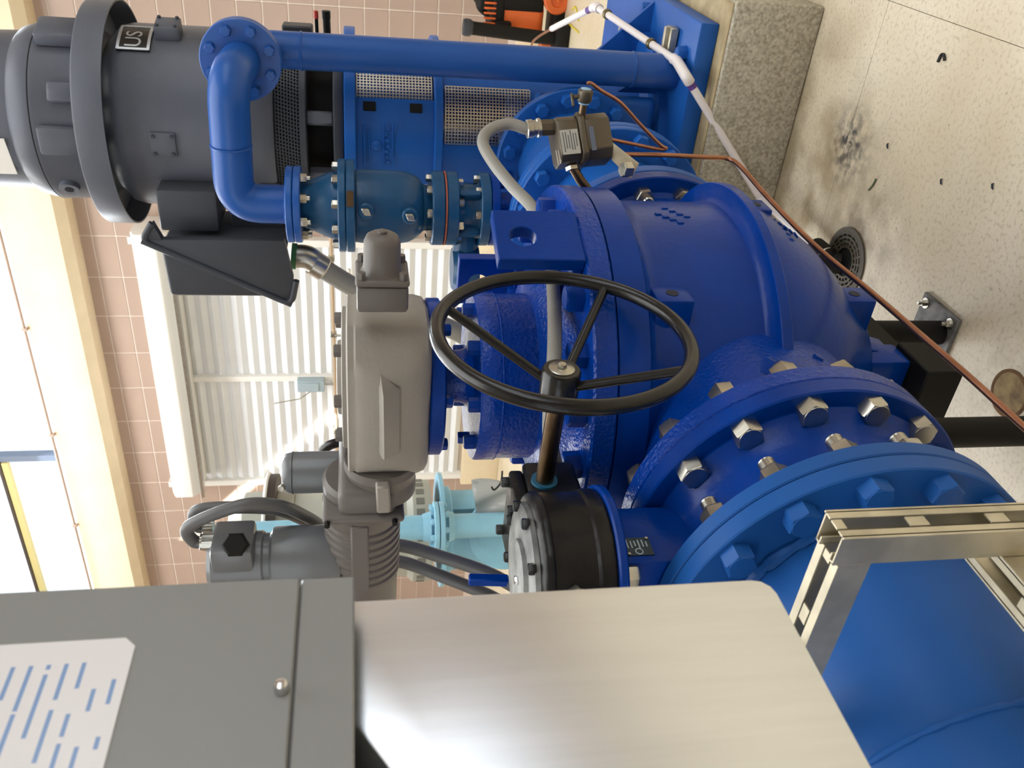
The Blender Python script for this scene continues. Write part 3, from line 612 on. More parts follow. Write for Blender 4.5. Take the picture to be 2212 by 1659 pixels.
hc2 = PX(728, 985, 1, 1.84); part(G().torus(hc2 + V((0, 0, -.02)), V((0.3, 1, 0)), .062, .013, 48, 10), 'rim', BLACK, hwa); part(G().box(hc2 + V((.01, 0, -.02)), (.11, .012, .02)), 'spoke', BLACK, hwa, .003, 1)
part(G().tube([hc2 + V((0, 0, -.02)), V((-1.25, 1.66, 1.58))], .012, 10), 'stub_shaft', BLACK, hwa)
# conduits looping from the control head
for k, (dy, name, lab) in enumerate(((0, 'flexible_conduit', 'ribbed grey conduit arching from the control head, in front'), (.05, 'flexible_conduit', 'ribbed grey conduit arching from the control head, behind its twin'))):
    q = [V((lx + .06, 1.50 + dy, 1.90)), V((lx + .065, 1.50 + dy, 1.925)), V((lx + .12, 1.49 + dy, 1.925 - .01 * k)), PX(520, 1092 + 4 * k, 1, 1.49 + dy), PX(600, 1092 + 10 * k, 1, 1.52 + dy), PX(660, 1115 + 10 * k, 1, 1.58 + dy), PX(715, 1150, 1, 1.63 + dy), PX(760, 1185, 1, 1.68 + dy), PX(800, 1190 + 35 * k, 1, 1.76 + dy * .5)]
    cd = root(name, q[0], lab, 'conduit', 'conduits of the grey actuator')
    part(G().tube(smooth_path(q, 10), .0145, 14), 'sleeve', CONDUIT_D, cd)
    part(G().lathe(q[0] - Z_ * .012, Z_, [(.019, 0), (.019, .022), (.016, .024)], 12), 'ferrule', ZINC, cd)
for k in range(2):
    a = PX(862, 1178 + 35 * k, 1, 1.76 + .025 * k); b_ = PX(960, 1205 + 42 * k, 1, 1.74); e = PX(1060, 1240 + 48 * k, 1, 1.70); f_ = PX(1160, 1290 + 50 * k, 1, 1.66)
    cd = root('drop_conduit', f_, ('dark conduit sloping down behind the black gear operator, upper one', 'dark conduit sloping down behind the black gear operator, lower one')[k], 'conduit', 'conduits dropping behind the gear operator')
    part(G().tube(smooth_path([PX(800, 1190 + 35 * k, 1, 1.76 + .025 * k), a, b_, e, f_, f_ + V((-.10, -.05, -.3)), V((f_.x - .15, f_.y - .05, .02))], 8), .0185, 14), 'sleeve', CONDUIT_D, cd)

# ------------------------------------------------------------------ vertical pump head and its motor
PC = V((-1.055, 3.50, 0))
pu = root('pump_head', (PC.x, PC.y, 0.325), 'tall blue vertical pump head with perforated guards on the concrete plinth', 'pump')
part(G().span((-1.60, 2.965, 0.325), (-0.498, 4.20, 0.392)), 'base_plate', BLUE_D, pu, .006, 2)
def deg(a): return math.radians(a)
def wallarc(name, a0, a1, z0, z1, R=.325, t=.014, m=BLUE_D, par=pu, n=20):
    return part(G().lathe(V((PC.x, PC.y, 0)), Z_, [(R - t, z0), (R, z0), (R, z1), (R - t, z1)], n, ref=(1, 0, 0), loop=True, a0=deg(a0), a1=deg(a1)), name, m, par)
# lower drum with a wide window, upper drum with two side windows
part(G().lathe(PC, Z_, [(.30, .39), (.42, .392), (.42, .425), (.405, .43), (.345, .44), (.33, .47)], 72), 'foot_flange', BLUE_D, pu)
wallarc('lower_shell', -80, -48 + 360 - 0, .43, .93, n=64)
wallarc('lower_shell', -82, -46, .43, .90)
wallarc('window_frame', -172, -82, .90, 1.235); wallarc('window_frame', -48, 100, .90, 1.235, n=40)
wallarc('lower_shell', 100, 188, .90, 1.235)
part(G().lathe(PC, Z_, [(.29, 1.235), (.345, 1.235), (.352, 1.238), (.352, 1.262), (.345, 1.266), (.29, 1.266)], 96, loop=True), 'middle_flange', BLUE_D, pu)
wallarc('upper_panel', -114, -56, 1.262, 1.56); wallarc('upper_panel', 66, 124, 1.262, 1.56)
for a in (-24, 156): wallarc('upper_post', a - 4, a + 4, 1.262, 1.56, n=4)
part(G().lathe(PC, Z_, [(.20, 1.555), (.362, 1.555), (.366, 1.558), (.366, 1.594), (.362, 1.597), (.20, 1.597)], 96, loop=True), 'top_flange', BLUE_D, pu)
part(G().cyl((PC.x, PC.y, .6), (PC.x, PC.y, 1.58), .055, 28), 'shaft_column', ZINC, pu)
part(G().cyl((PC.x, PC.y, .43), (PC.x, PC.y, .93), .16, 40), 'stuffing_box', BLUE_D, pu)
def guard(a0, a1, z0, z1, R, pitch=.0115):
    # perforated sheet: flat bars crossing, so that the square holes are real
    g = G(); nz = int((z1 - z0) / pitch); na = max(3, int(deg(a1 - a0) * R / pitch)); w = pitch * .36
    for i in range(nz + 1):
        z = z0 + (z1 - z0) * i / nz; pr = [(R, z - w / 2), (R + .0012, z - w / 2), (R + .0012, z + w / 2), (R, z + w / 2)]
        g.lathe(PC, Z_, pr, 8, ref=(1, 0, 0), loop=True, a0=deg(a0), a1=deg(a1))
    for k in range(na + 1):
        a = deg(a0 + (a1 - a0) * k / na); d = V((math.cos(a), math.sin(a), 0)); g.box(PC + d * (R + .0006) + Z_ * (z0 + z1) / 2, (.0014, w, z1 - z0), (d, Z_.cross(d), Z_))
    o = part(g, 'guard_screen', MESHM, pu); o['kind'] = 'stuff'; o['label'] = 'perforated steel guard'; return o
guard(-83, -46, .905, 1.225, .328); guard(-56, -28, 1.275, 1.550, .312); guard(-152, -114, 1.275, 1.550, .312); guard(-160, -112, .97, 1.225, .328)
for z in (1.335, 1.505):
    a = deg(-61.5); d = V((math.cos(a), math.sin(a), 0)); part(G().box(PC + d * .326 + Z_ * z, (.006, .034, .046), (d, Z_.cross(d), Z_)), 'hand_hole', DARK, pu, .002, 1)
# raised cast emblem and wording on the panel
a = deg(-86); d = V((math.cos(a), math.sin(a), 0)); sx = Z_.cross(d)
for z, hh, w in ((1.525, .010, .15), (1.508, .006, .12), (1.452, .004, .17), (1.420, .004, .17)): part(G().box(PC + d * .327 + Z_ * z, (.006, w, hh), (d, sx, Z_)), 'cast_bar', BLUE_D, pu, .002, 1)
part(G().lathe(PC + d * .322 + Z_ * 1.480, d, [(.022, 0), (.020, .006), (.012, .010), (.003, .010)], 24), 'cast_emblem', BLUE_D, pu)
for k in range(7):
    a = deg(-97 + 3.6 * k); d = V((math.cos(a), math.sin(a), 0)); part(G().box(PC + d * .327 + Z_ * (1.437 + .004 * (k % 3)), (.006, .012, .018 - .006 * (k % 2)), (d, Z_.cross(d), Z_)), 'cast_mark', BLUE_D, pu, .002, 1)
# discharge nozzle with its flange and bolts
part(G().lathe(on_axis(3.30), NY, [(.24, -.05), (.225, .06), (.215, .19), (.225, .205), (.282, .206), (.285, .209), (.285, .236), (.282, .239), (.20, .24)], 96), 'discharge_nozzle', BLUE_D, pu)
bolts(pu, 'hex_bolt', bolt_mesh(0.042, 0.028, BLUE_D), on_axis(3.060), NY, 0.248, 16, D11)
part(G().box((XC, 3.13, .68), (.50, .05, .46)), 'nozzle_yoke', BLUE_D, pu, .03, 4)
for x, y in ((-0.62, 3.06), (-0.56, 3.55), (-1.48, 3.06), (-0.56, 4.05)): inst(bolt_mesh(0.045, 0.034, BLUE_D, name='anchor_bolt'), 'anchor_bolt', pu, (x, y, .392))
for q in ((1352, 95), (1452, 105)):
    p = PX(q[0], q[1], 2, .40); part(G().box(p + Z_ * .012, (.15, .06, .03)), 'levelling_block', GALV, pu, .003, 1); part(G().box(p + Z_ * .034, (.15, .02, .014)), 'levelling_block_rib', GALV, pu, .002, 1)
part(G().prism([(-0.74, 3.50, .39), (-0.52, 3.50, .39), (-0.74, 3.50, .62)], (0, .02, 0)), 'gusset', BLUE_D, pu)
part(G().prism([(-0.80, 3.20, .39), (-0.60, 3.05, .39), (-0.80, 3.20, .58)], (.012, .016, 0)), 'gusset', BLUE_D, pu)

mo = root('electric_motor', (PC.x, PC.y, 1.597), 'big charcoal vertical electric motor with a drip hood ring above the pump', 'motor')
part(G().lathe(PC, Z_, [(.24, 1.600), (.330, 1.600), (.333, 1.604), (.333, 1.632), (.328, 1.636), (.24, 1.64)], 72, loop=True), 'base_flange', CHAR_D, mo)
for k in range(8):
    a = deg(20 + 45 * k); d = V((math.cos(a), math.sin(a), 0)); part(G().box(PC + d * .285 + Z_ * 1.685, (.045, .05, .10), (d, Z_.cross(d), Z_)), 'base_pillar', CHAR, mo, .008, 1)
part(G().cyl((PC.x, PC.y, 1.62), (PC.x, PC.y, 1.74), .20, 40), 'bearing_core', DARK, mo)
part(G().lathe(PC, Z_, [(.22, 1.733), (.318, 1.733), (.322, 1.737), (.322, 1.755), (.30, 1.758)], 72, cap1=False), 'lower_end_bell', CHAR_D, mo)
part(G().lathe(PC, Z_, [(.300, 1.745), (.300, 1.850)], 72), 'vent_backing', DARK, mo)
def louvre():
    g = G(); n = 9
    for i in range(n): 
        z = 1.757 + .085 * i / (n - 1); g.lathe(PC, Z_, [(.312, z - .0022), (.3155, z - .0022), (.3155, z + .0022), (.312, z + .0022)], 72, loop=True)
    for k in range(150):
        a = 2 * PI * k / 150; d = V((math.cos(a), math.sin(a), 0)); s_ = Z_.cross(d); up = (Z_ + s_ * .28).normalized(); g.box(PC + d * .3145 + Z_ * 1.80, (.0022, .0042, .098), (d, up.cross(d), up))
    o = part(g, 'vent_screen', CHAR_D, mo); o['kind'] = 'stuff'; o['label'] = 'expanded metal air intake screen'
louvre()
part(G().lathe(PC, Z_, [(.30, 1.848), (.322, 1.850), (.328, 1.858), (.328, 1.905), (.332, 1.92), (.334, 1.96), (.333, 2.36), (.322, 2.40), (.275, 2.44), (.27, 2.46)], 96), 'frame', CHAR, mo)
part(G().lathe(PC, Z_, [(.404, 2.404), (.410, 2.404), (.410, 2.496), (.406, 2.503), (.33, 2.515), (.33, 2.507), (.402, 2.493)], 96, loop=True), 'drip_ring', CHAR, mo)
part(G().lathe(PC, Z_, [(.27, 2.44), (.312, 2.50), (.315, 2.51), (.318, 2.655), (.320, 2.66), (.312, 2.70), (.300, 2.735), (.285, 2.75)], 96), 'upper_bell', CHAR, mo)
part(G().torus((PC.x, PC.y, 2.668), Z_, .317, .003, 96, 6), 'cap_joint', DARK, mo)
part(G().lathe(PC, Z_, [(.285, 2.74), (.283, 2.80), (.278, 2.95), (.24, 2.99), (.05, 3.0)], 96), 'top_cap', CHAR, mo)
for ang, z0, z1, w, t in ((-62, 2.51, 2.60, .07, .035), (-90, 2.51, 2.645, .10, .040), (-20, 2.51, 2.65, .12, .05)):
    a = deg(ang); d = V((math.cos(a), math.sin(a), 0)); part(G().box(PC + d * (.317 + t / 2 - .004) + Z_ * (z0 + z1) / 2, (t, w, z1 - z0), (d, Z_.cross(d), Z_)), 'lifting_pad', CHAR, mo, .012, 2)
a = deg(-128); d = V((math.cos(a), math.sin(a), 0)); part(G().cyl(PC + d * .29 + Z_ * 2.60, PC + d * .335 + Z_ * 2.60, .035, 24), 'lube_port', CHAR, mo); part(G().cyl(PC + d * .335 + Z_ * 2.60, PC + d * .3365 + Z_ * 2.60, .016, 16), 'lube_port_bore', DARK, mo)
a = deg(-108); d = V((math.cos(a), math.sin(a), 0)); part(G().box(PC + d * .281 + Z_ * 2.81, (.006, .15, .075), (d, Z_.cross(d), Z_)), 'white_sticker', WHITE, mo)
# badge, square cover, side box
a = deg(-31); d = V((math.cos(a), math.sin(a), 0)); sx = Z_.cross(d)
bd = part(G().lathe(PC + Z_ * 2.325, Z_, [(.333, -.055), (.341, -.055), (.341, .055), (.333, .055)], 14, ref=(1, 0, 0), loop=True, a0=deg(-33), a1=deg(-9)), 'badge', BLACK, mo)
for z in (-.051, .051): part(G().lathe(PC + Z_ * (2.325 + z), Z_, [(.340, -.005), (.3435, -.005), (.3435, .005), (.340, .005)], 14, ref=(1, 0, 0), loop=True, a0=deg(-33), a1=deg(-9)), 'badge_border', PLATE, bd)
for aa in (-32.3, -9.7): part(G().lathe(PC + Z_ * 2.325, Z_, [(.340, -.05), (.3435, -.05), (.3435, .05), (.340, .05)], 2, ref=(1, 0, 0), loop=True, a0=deg(aa - .8), a1=deg(aa + .8)), 'badge_border', PLATE, bd)
a = deg(-23.5); d = V((math.cos(a), math.sin(a), 0)); sx = Z_.cross(d)
text_part('US', 0.078, 0.0012, PLATE, 'badge_lettering', bd, PC + d * .3415 + Z_ * 2.325, sx, Z_, bend=.3415)
def pad(ang, z, w, h, t, m, name, nb=4):
    a = deg(ang); d = V((math.cos(a), math.sin(a), 0)); s_ = Z_.cross(d); b = part(G().box(PC + d * (.330 + t / 2) + Z_ * z, (t, w, h), (d, s_, Z_)), name, m, mo, .006, 2)
    for i in range(nb):
        q = PC + d * (.330 + t) + s_ * (w * .36 * (1 if i % 2 else -1)) + Z_ * (z + h * .36 * (1 if i < 2 else -1)); inst(bolt_mesh(.012, .007, CHAR_D, name='cover_screw'), 'cover_screw', b, q, d)
    return b
pad(-90, 2.232, .088, .088, .012, CHAR, 'square_cover'); pad(-15, 2.215, .085, .085, .05, CHAR, 'side_box')
wl = PC + V((math.cos(deg(-112)), math.sin(deg(-112)), 0)) * .335
wp = part(G().lathe(PC + Z_ * 2.02, Z_, [(.333, -.07), (.336, -.07), (.336, .04), (.333, .04)], 6, ref=(1, 0, 0), loop=True, a0=deg(-124), a1=deg(-113)), 'warning_label', WHITE, mo)
part(G().lathe(PC + Z_ * 2.055, Z_, [(.334, -.008), (.3366, -.008), (.3366, .008), (.334, .008)], 6, ref=(1, 0, 0), loop=True, a0=deg(-124), a1=deg(-113)), 'label_band', YELLOW, wp)
for k in range(3): part(G().lathe(PC + Z_ * (2.030 - .02 * k), Z_, [(.334, -.003), (.3364, -.003), (.3364, .003), (.334, .003)], 4, ref=(1, 0, 0), loop=True, a0=deg(-122), a1=deg(-115)), 'label_print', BLACK, wp)
# conduit box: skewed wedge box with a rolled rim
jb = part(G().span((-1.36, 3.10, 2.06), (-1.20, 3.40, 2.27)), 'box_neck', CHAR_D, mo, .012, 2); part(G().span((-1.40, 3.20, 1.84), (-1.20, 3.42, 2.03)), 'box_bracket', CHAR_D, mo, .01, 2)
YJ0, YJ1 = 3.02, 3.40
qa = [PX(345, 528, 1, YJ0), PX(368, 640, 1, YJ0), PX(600, 642, 1, YJ0), PX(622, 528, 1, YJ0)]
bx_ = part(G().prism(qa, (-.02, YJ1 - YJ0, 0)), 'conduit_box', CHAR_D, mo, .015, 3)
rim = [PX(306, 520, 1, 3.0), PX(328, 482, 1, 3.0), PX(618, 528, 1, 3.0), PX(640, 606, 1, 3.0), PX(630, 658, 1, 3.0)]
part(G().tube(fillet([rim[0], rim[4], rim[3]], .03), .012, 12), 'box_rim', CHAR_D, mo); part(G().tube(fillet([rim[4], rim[0], rim[1]], .03), .0115, 12), 'box_rim', CHAR_D, mo)
part(G().prism([rim[0], PX(340, 518, 1, 3.0), PX(614, 520, 1, 3.0), PX(634, 602, 1, 3.0), rim[4]], (0, .035, 0)), 'box_lid', CHAR_D, mo, .005, 2); part(G().prism([rim[0], rim[1], PX(352, 521, 1, 3.0)], (0, .035, 0)), 'lid_tip', CHAR_D, mo, .004, 2)
cdt = root('motor_conduit', PX(650, 550, 1, 3.2), 'silver and grey power conduit elbow leaving the motor junction box', 'conduit')
q = [PX(635, 553, 1, 3.2), PX(665, 556, 1, 3.2), PX(690, 575, 1, 3.2), PX(760, 618, 1, 3.2), PX(860, 668, 1, 3.2), PX(960, 705, 1, 3.2), PX(1010, 730, 1, 3.2), PX(1100, 790, 1, 3.2)]
part(G().tube(smooth_path(q[:3], 8), .047, 20), 'elbow', ZINC, cdt); part(G().tube(smooth_path(q[2:], 8), .041, 20), 'sleeve', CONDUIT, cdt)
part(G().lathe(q[2] - (q[3] - q[2]).normalized() * .03, q[3] - q[2], [(.051, 0), (.051, .05), (.047, .055)], 24), 'coupling', ZINC, cdt); part(G().lathe(q[0] - V((0, 0, -.01)), q[1] - q[0], [(.052, 0), (.052, .02)], 24), 'gasket', mat('green_gasket', '3f7a55', 0.6), cdt)
for k, (y, c_) in enumerate(((683, TOOLRED), (705, BLACK_M))):
    p = PX(y, 40, 1, 3.9); e = PX(y + 2, 78, 1, 3.9); t = part(G().tube([p, e], .016 if k else .008, 10), 'drain_lever', BLACK_M, mo); part(G().tube([p, p + (p - e).normalized() * .03], .018 if k else .010, 10), 'lever_tip', c_, t)
part(G().box(PX(643, 66, 1, 3.8), (.05, .08, .12)), 'grease_box', CHAR_D, mo, .006, 1)

# ------------------------------------------------------------------ air riser: upright pipe, cross-over elbow, teal valves
VP = V((-0.700, 3.13, 0)); PR_ = .061
vz = 1.915
vp = root('upright_vent_pipe', (VP.x, VP.y, .392), 'tall navy blue upright pipe rising in front of the pump with a round flange', 'pipe')
FY = 2.975
part(G().tube(fillet([VP + Z_ * .392, VP + Z_ * vz, V((VP.x, FY + .02, vz))], .11, 10), PR_, 36), 'pipe', BLUE_P, vp)
part(G().torus(VP + Z_ * 1.735, Z_, PR_, .004, 48, 8, .3), 'weld_seam', BLUE_P, vp); part(G().torus(VP + Z_ * .56, Z_, PR_, .003, 48, 8, .3), 'weld_seam', BLUE_P, vp)
part(G().ring((VP.x, FY, vz), (0, 1, 0), .04, .127, -.010, .014, 72, .003), 'flange', BLUE_P, vp)
SX, SY = -1.100, 2.745
cr = root('crossover_pipe', (SX, SY, 1.74), 'blue crossover pipe bending from the round flange down to the teal valve', 'pipe')
part(G().ring((VP.x, FY, vz), (0, 1, 0), .04, .127, -.034, -.011, 72, .003), 'flange', BLUE_P, cr)
RZ = 1.945
part(G().tube(fillet([V((VP.x, FY - .02, vz)), V((VP.x - .01, SY + .01, RZ - .01)), V((SX, SY, RZ)), V((SX, SY, 1.765))], [.15, .155], 14), .0625, 40), 'pipe', BLUE_P, cr)
part(G().torus((VP.x - .21, SY, RZ - .005), X_, .0625, .003, 40, 8, .3), 'weld_seam', BLUE_P, cr)
bolts(cr, 'hex_bolt', bolt_mesh(.030, .018, BLUE_P), (VP.x, FY - .034, vz), NY, .098, 8, deg(22.5))
part(G().ring((SX, SY, 1.757), Z_, .04, .124, 0, .022, 64, .003), 'flange', BLUE_P, cr)
part(G().torus((SX, SY, 1.780), Z_, .066, .006, 48, 8, .3), 'weld_bead', BLUE_P, cr)
S = V((SX, SY, 0))
tv = root('air_check_valve', (SX, SY, 1.30), 'dark teal flanged check valve under the blue crossover elbow', 'valve')
part(G().lathe(S, Z_, [(.04, 1.732), (.121, 1.732), (.124, 1.735), (.124, 1.752), (.121, 1.755), (.04, 1.755)], 64, loop=True), 'top_flange', BLUE_P, tv)
part(G().lathe(S, Z_, [(.072, 1.733), (.076, 1.715), (.082, 1.70), (.100, 1.66), (.110, 1.635), (.112, 1.612)], 56), 'cover_dome', TEAL, tv)
part(G().ring(S + Z_ * 1.590, Z_, .05, .152, 0, .024, 64, .003), 'cover_flange', TEAL, tv); part(G().ring(S + Z_ * 1.560, Z_, .05, .152, 0, .028, 64, .003), 'body_flange', TEAL, tv)
part(G().lathe(S, Z_, [(.118, 1.562), (.121, 1.54), (.121, 1.42), (.116, 1.385), (.100, 1.352), (.078, 1.335), (.072, 1.31)], 56), 'body', TEAL, tv)
part(G().ring(S + Z_ * 1.268, Z_, .04, .124, 0, .042, 64, .004), 'bottom_flange', TEAL, tv)
zb = bolt_mesh(.026, .020, ZINC, stud=.009, sl=.014, name='stud_nut')
bolts(tv, 'stud_nut', zb, S + Z_ * 1.732, (0, 0, -1), .100, 8, .2, ref=(1, 0, 0), keep=lambda d: d.y < .5)
bolts(tv, 'hex_bolt', bolt_mesh(.026, .018, ZINC), S + Z_ * 1.614, Z_, .132, 10, .1, ref=(1, 0, 0), keep=lambda d: d.y < .6)
bolts(tv, 'hex_bolt', bolt_mesh(.024, .016, ZINC), S + Z_ * 1.310, Z_, .100, 8, .2, ref=(1, 0, 0), keep=lambda d: d.y < .5)
for dz, an in ((1.525, -75), (1.385, -80)):
    a = deg(an); d = V((math.cos(a), math.sin(a), 0)); bp_ = part(G().cyl(S + d * .09 + Z_ * dz, S + d * .140 + Z_ * dz, .026, 24, ch=.004), 'plug_boss', TEAL, tv); part(G().box(S + d * .148 + Z_ * dz, (.022, .024, .024), (d, (Z_.cross(d) + Z_ * .4).normalized(), Z_)), 'square_plug', ZINC, bp_, .003, 1)
d = V((math.cos(deg(-60)), math.sin(deg(-60)), 0)); part(G().box(S + d * .150 + Z_ * 1.575, (.006, .05, .022), (d, Z_.cross(d), Z_)), 'nameplate', SHAFT, tv)
bvl = root('riser_butterfly_valve', (SX, SY, 1.10), 'teal wafer butterfly valve with a red gasket edge low on the riser', 'valve')
part(G().ring(S + Z_ * 1.262, Z_, .05, .124, 0, .005, 64), 'gasket', mat('red_gasket', 'a0533f', 0.7), bvl)
part(G().ring(S + Z_ * 1.222, Z_, .04, .123, 0, .039, 64, .003), 'upper_flange', TEAL, bvl)
part(G().lathe(S, Z_, [(.108, 1.224), (.088, 1.205), (.084, 1.18), (.084, 1.165), (.092, 1.148)], 48), 'body', TEAL, bvl)
part(G().ring(S + Z_ * 1.115, Z_, .04, .123, 0, .034, 64, .003), 'lower_flange', TEAL, bvl)
bolts(bvl, 'hex_bolt', bolt_mesh(.024, .016, ZINC), S + Z_ * 1.222, (0, 0, -1), .100, 8, .2, ref=(1, 0, 0), keep=lambda d: d.y < .3)
bolts(bvl, 'hex_bolt', bolt_mesh(.024, .016, ZINC), S + Z_ * 1.149, Z_, .100, 8, .2, ref=(1, 0, 0), keep=lambda d: d.y < .3)
for an in (-40, -120, -165): 
    a = deg(an); d = V((math.cos(a), math.sin(a), 0)); part(G().box(S + d * .095 + Z_ * 1.186, (.035, .022, .074), (d, Z_.cross(d), Z_)), 'bolt_rib', TEAL, bvl, .004, 1)
g_ = S + V((-.16, -.03, 1.185)); part(G().cyl(S + V((-.08, -.015, 1.185)), g_, .045, 28), 'operator_neck', TEAL, bvl); part(G().lathe(g_ + V((-.05, 0, -.045)), Z_, [(.085, 0), (.09, .02), (.09, .07), (.07, .09)], 40), 'gear_case', TEAL, bvl)
lf = root('riser_pipe', (SX, SY, 1.0), 'short blue flanged riser stub below the teal valves', 'pipe')
part(G().ring(S + Z_ * 1.085, Z_, .04, .122, 0, .028, 64, .003), 'flange', BLUE, lf); part(G().cyl(S + Z_ * 1.018, S + Z_ * 1.10, .060, 36), 'pipe', BLUE, lf)
bolts(lf, 'hex_bolt', bolt_mesh(.026, .018, BLUE), S + Z_ * 1.085, (0, 0, -1), .100, 8, .2, ref=(1, 0, 0))

# ------------------------------------------------------------------ pressure switch, tubing, drain line, floor fittings
psY = 2.10
pc_ = PX(1252, 306, 1, psY); sr = V((.80, .60, 0)).normalized(); sn = V((.60, -.80, 0)).normalized()
tl = math.radians(8); ur = (sr * math.cos(tl) + Z_ * math.sin(tl)); uu = (Z_ * math.cos(tl) - sr * math.sin(tl))
ps = root('pressure_switch', pc_ - Z_ * .08, 'bronze-grey pressure switch box with a foil label beside the cast valve', 'pressure switch')
def pp(a, b, c_=0.0): return pc_ + ur * a + uu * b + sn * c_
def octa(w, h0, h1, dp, ch):
    return [pp(-w / 2 + ch, h0, dp), pp(w / 2 - ch, h0, dp), pp(w / 2, h0, dp - ch), pp(w / 2, h0, -dp + ch), pp(w / 2 - ch, h0, -dp), pp(-w / 2 + ch, h0, -dp), pp(-w / 2, h0, -dp + ch), pp(-w / 2, h0, dp - ch)], uu * (h1 - h0)
hd = part(G().prism(*octa(.115, .012, .066, .05, .018)), 'cover', BRONZE, ps, .004, 2)
part(G().prism(*octa(.128, -.004, .012, .056, .018)), 'seam_flange', BRONZE, ps, .003, 1)
lw = part(G().prism(*octa(.118, -.070, -.004, .052, .022)), 'body', BRONZE, ps, .004, 2)
lb = part(G().box(pp(-.014, .040, .0508), (.062, .002, .046), (ur, sn, uu)), 'foil_label', PLATE, hd)
INK = mat('label_ink', '4b5058', .6)
for k in range(6): part(G().box(pp(-.014 + .004 * (k % 2), .056 - k * .0065, .052), (.050 - .008 * (k % 3), .0006, .0022), (ur, sn, uu)), 'print_line', INK, lb)
part(G().box(pp(-.012, -.018, .0528), (.060, .002, .012), (ur, sn, uu)), 'strip_label', mat('blue_grey_label', '5d6678', .5), lw)
for k in range(2): part(G().box(pp(-.045, .070 + .006 * k, .035), (.035, .004, .003), (ur, sn, uu)), 'hinge_bar', CHROME, hd)
part(G().cyl(pp(.040, .066, .01), pp(.042, .100, .01), .021, 8), 'conduit_hub', BRONZE, ps)
fr = part(G().lathe(pp(.042, .100, .01), uu, [(.024, 0), (.024, .008), (.020, .010), (.020, .018), (.023, .020), (.023, .034), (.019, .036)], 20), 'conduit_ferrule', ZINC, ps)
part(G().cyl(pp(-.062, .030, .0), pp(-.072, .030, .0), .018, 6), 'nipple_nut', ZINC, ps)
part(G().tube([pp(-.060, .030, 0), pp(-.095, .012, -.01), pp(-.135, -.02, -.03), pp(-.16, -.05, -.05)], .0125, 12), 'nipple_pipe', SHAFT, ps)
br = part(G().add([pp(-.02, -.070, .03), pp(-.062, -.070, .02), pp(-.115, -.105, .03), pp(-.085, -.125, .045), pp(-.02, -.076, .03), pp(-.062, -.076, .02), pp(-.115, -.111, .03), pp(-.085, -.131, .045)], [(0, 1, 2, 3), (7, 6, 5, 4), (0, 4, 5, 1), (1, 5, 6, 2), (2, 6, 7, 3), (3, 7, 4, 0)]), 'mounting_bracket', GALV, ps)
inst(bolt_mesh(.034, .024, ZINC, name='bracket_nut'), 'bracket_nut', br, pp(-.095, -.108, .035), (uu + sn * .3))
# gauge cock on the side
e0, e1 = PX(1256, 252, 1, psY), PX(1268, 182, 1, psY); dv = (e1 - e0)
cockp = [e0 + dv * t for t in (0, .40, .45, .52, .80, .86, .93, 1.0)]
part(G().tube([e0 - dv * .1, cockp[1]], .0095, 12), 'side_nipple', SHAFT, ps)
ck = part(G().tube(cockp[2:6], .015, 14, radii=[.015, .019, .019, .014]), 'gauge_cock', BRONZE, ps)
for t in (.42, .84): part(G().cyl(e0 + dv * (t - .02), e0 + dv * (t + .03), .0135, 14), 'thread_tape', TAPE, ck)
pm = e0 + dv * .66; part(G().tube([pm, pm + uu * .030 - ur * .002], .006, 8), 'cock_stem', BRONZE, ck); part(G().box(pm + uu * .034 - ur * .008, (.034, .006, .007), (ur, sn, uu)), 'cock_lever', BRONZE, ck, .002, 1)
# second copper loop
ct2 = root('copper_loop', PX(1430, 320, 1, psY), 'short looped copper tube joining the gauge cock to the pressure switch', 'tube')
part(G().tube(smooth_path([e1, PX(1276, 180, 1, psY), PX(1300, 197, 1, psY), PX(1340, 222, 1, psY), PX(1382, 268, 1, psY), PX(1425, 312, 1, psY), PX(1439, 321, 1, psY), PX(1420, 322, 1, psY), PX(1370, 312, 1, psY), PX(1312, 300, 1, psY)], 10), .0048, 10), 'tube', COPPER, ct2)
# long copper tube sagging towards the viewpoint
ct = root('copper_tube', AT(2000, 715, 1.62), 'long copper tube running from the pressure switch down past the cast valve', 'tube')
b0 = PX(1290, 332, 1, psY - .03)
part(G().cyl(b0 - sn * .0, PX(1284, 332, 1, psY - .03), .013, 16), 'tape_ball', TAPE, ct); part(G().tube([b0, PX(1312, 334, 1, psY - .03)], .008, 8), 'brass_fitting', BRASS, ct); part(G().cyl(PX(1298, 333, 1, psY - .03), PX(1306, 333, 1, psY - .03), .012, 6), 'brass_nut', BRASS, ct)
path = [PX(1310, 334, 1, psY - .03), AT(1430, 335, 2.24), AT(1530, 340, 2.30), AT(1572, 343, 2.32), AT(1600, 360, 2.28), AT(1660, 428, 2.16), AT(1760, 530, 1.98), AT(1880, 630, 1.80), AT(2000, 733, 1.64), AT(2100, 820, 1.52), AT(2215, 925, 1.40), AT(2400, 1090, 1.22)]
part(G().tube(smooth_path(path, 10), .0063, 12), 'tube', COPPER, ct)
# flexible conduit from the switch over the cover
fc = root('grey_conduit', AT(1195, 760, 1.80), 'light grey conduit looping from the pressure switch over the round blue cover', 'conduit')
q0 = pp(.043, .134, .01); wq = (q0 - EYE).dot(FWD); fcp = [q0 - uu * .02, q0, AT(1100, 268, wq), AT(1060, 280, wq - .01), AT(1043, 306, wq - .03), AT(1062, 346, wq - .06), AT(1106, 402, wq - .10), AT(1150, 448, 1.98), AT(1178, 505, 1.88), AT(1192, 580, 1.80), AT(1198, 680, 1.70), AT(1197, 780, 1.62), AT(1190, 860, 1.60), AT(1190, 960, 1.63), AT(1215, 1060, 1.72)]
part(G().tube(smooth_path(fcp, 10), .0148, 14), 'sleeve', CONDUIT, fc)
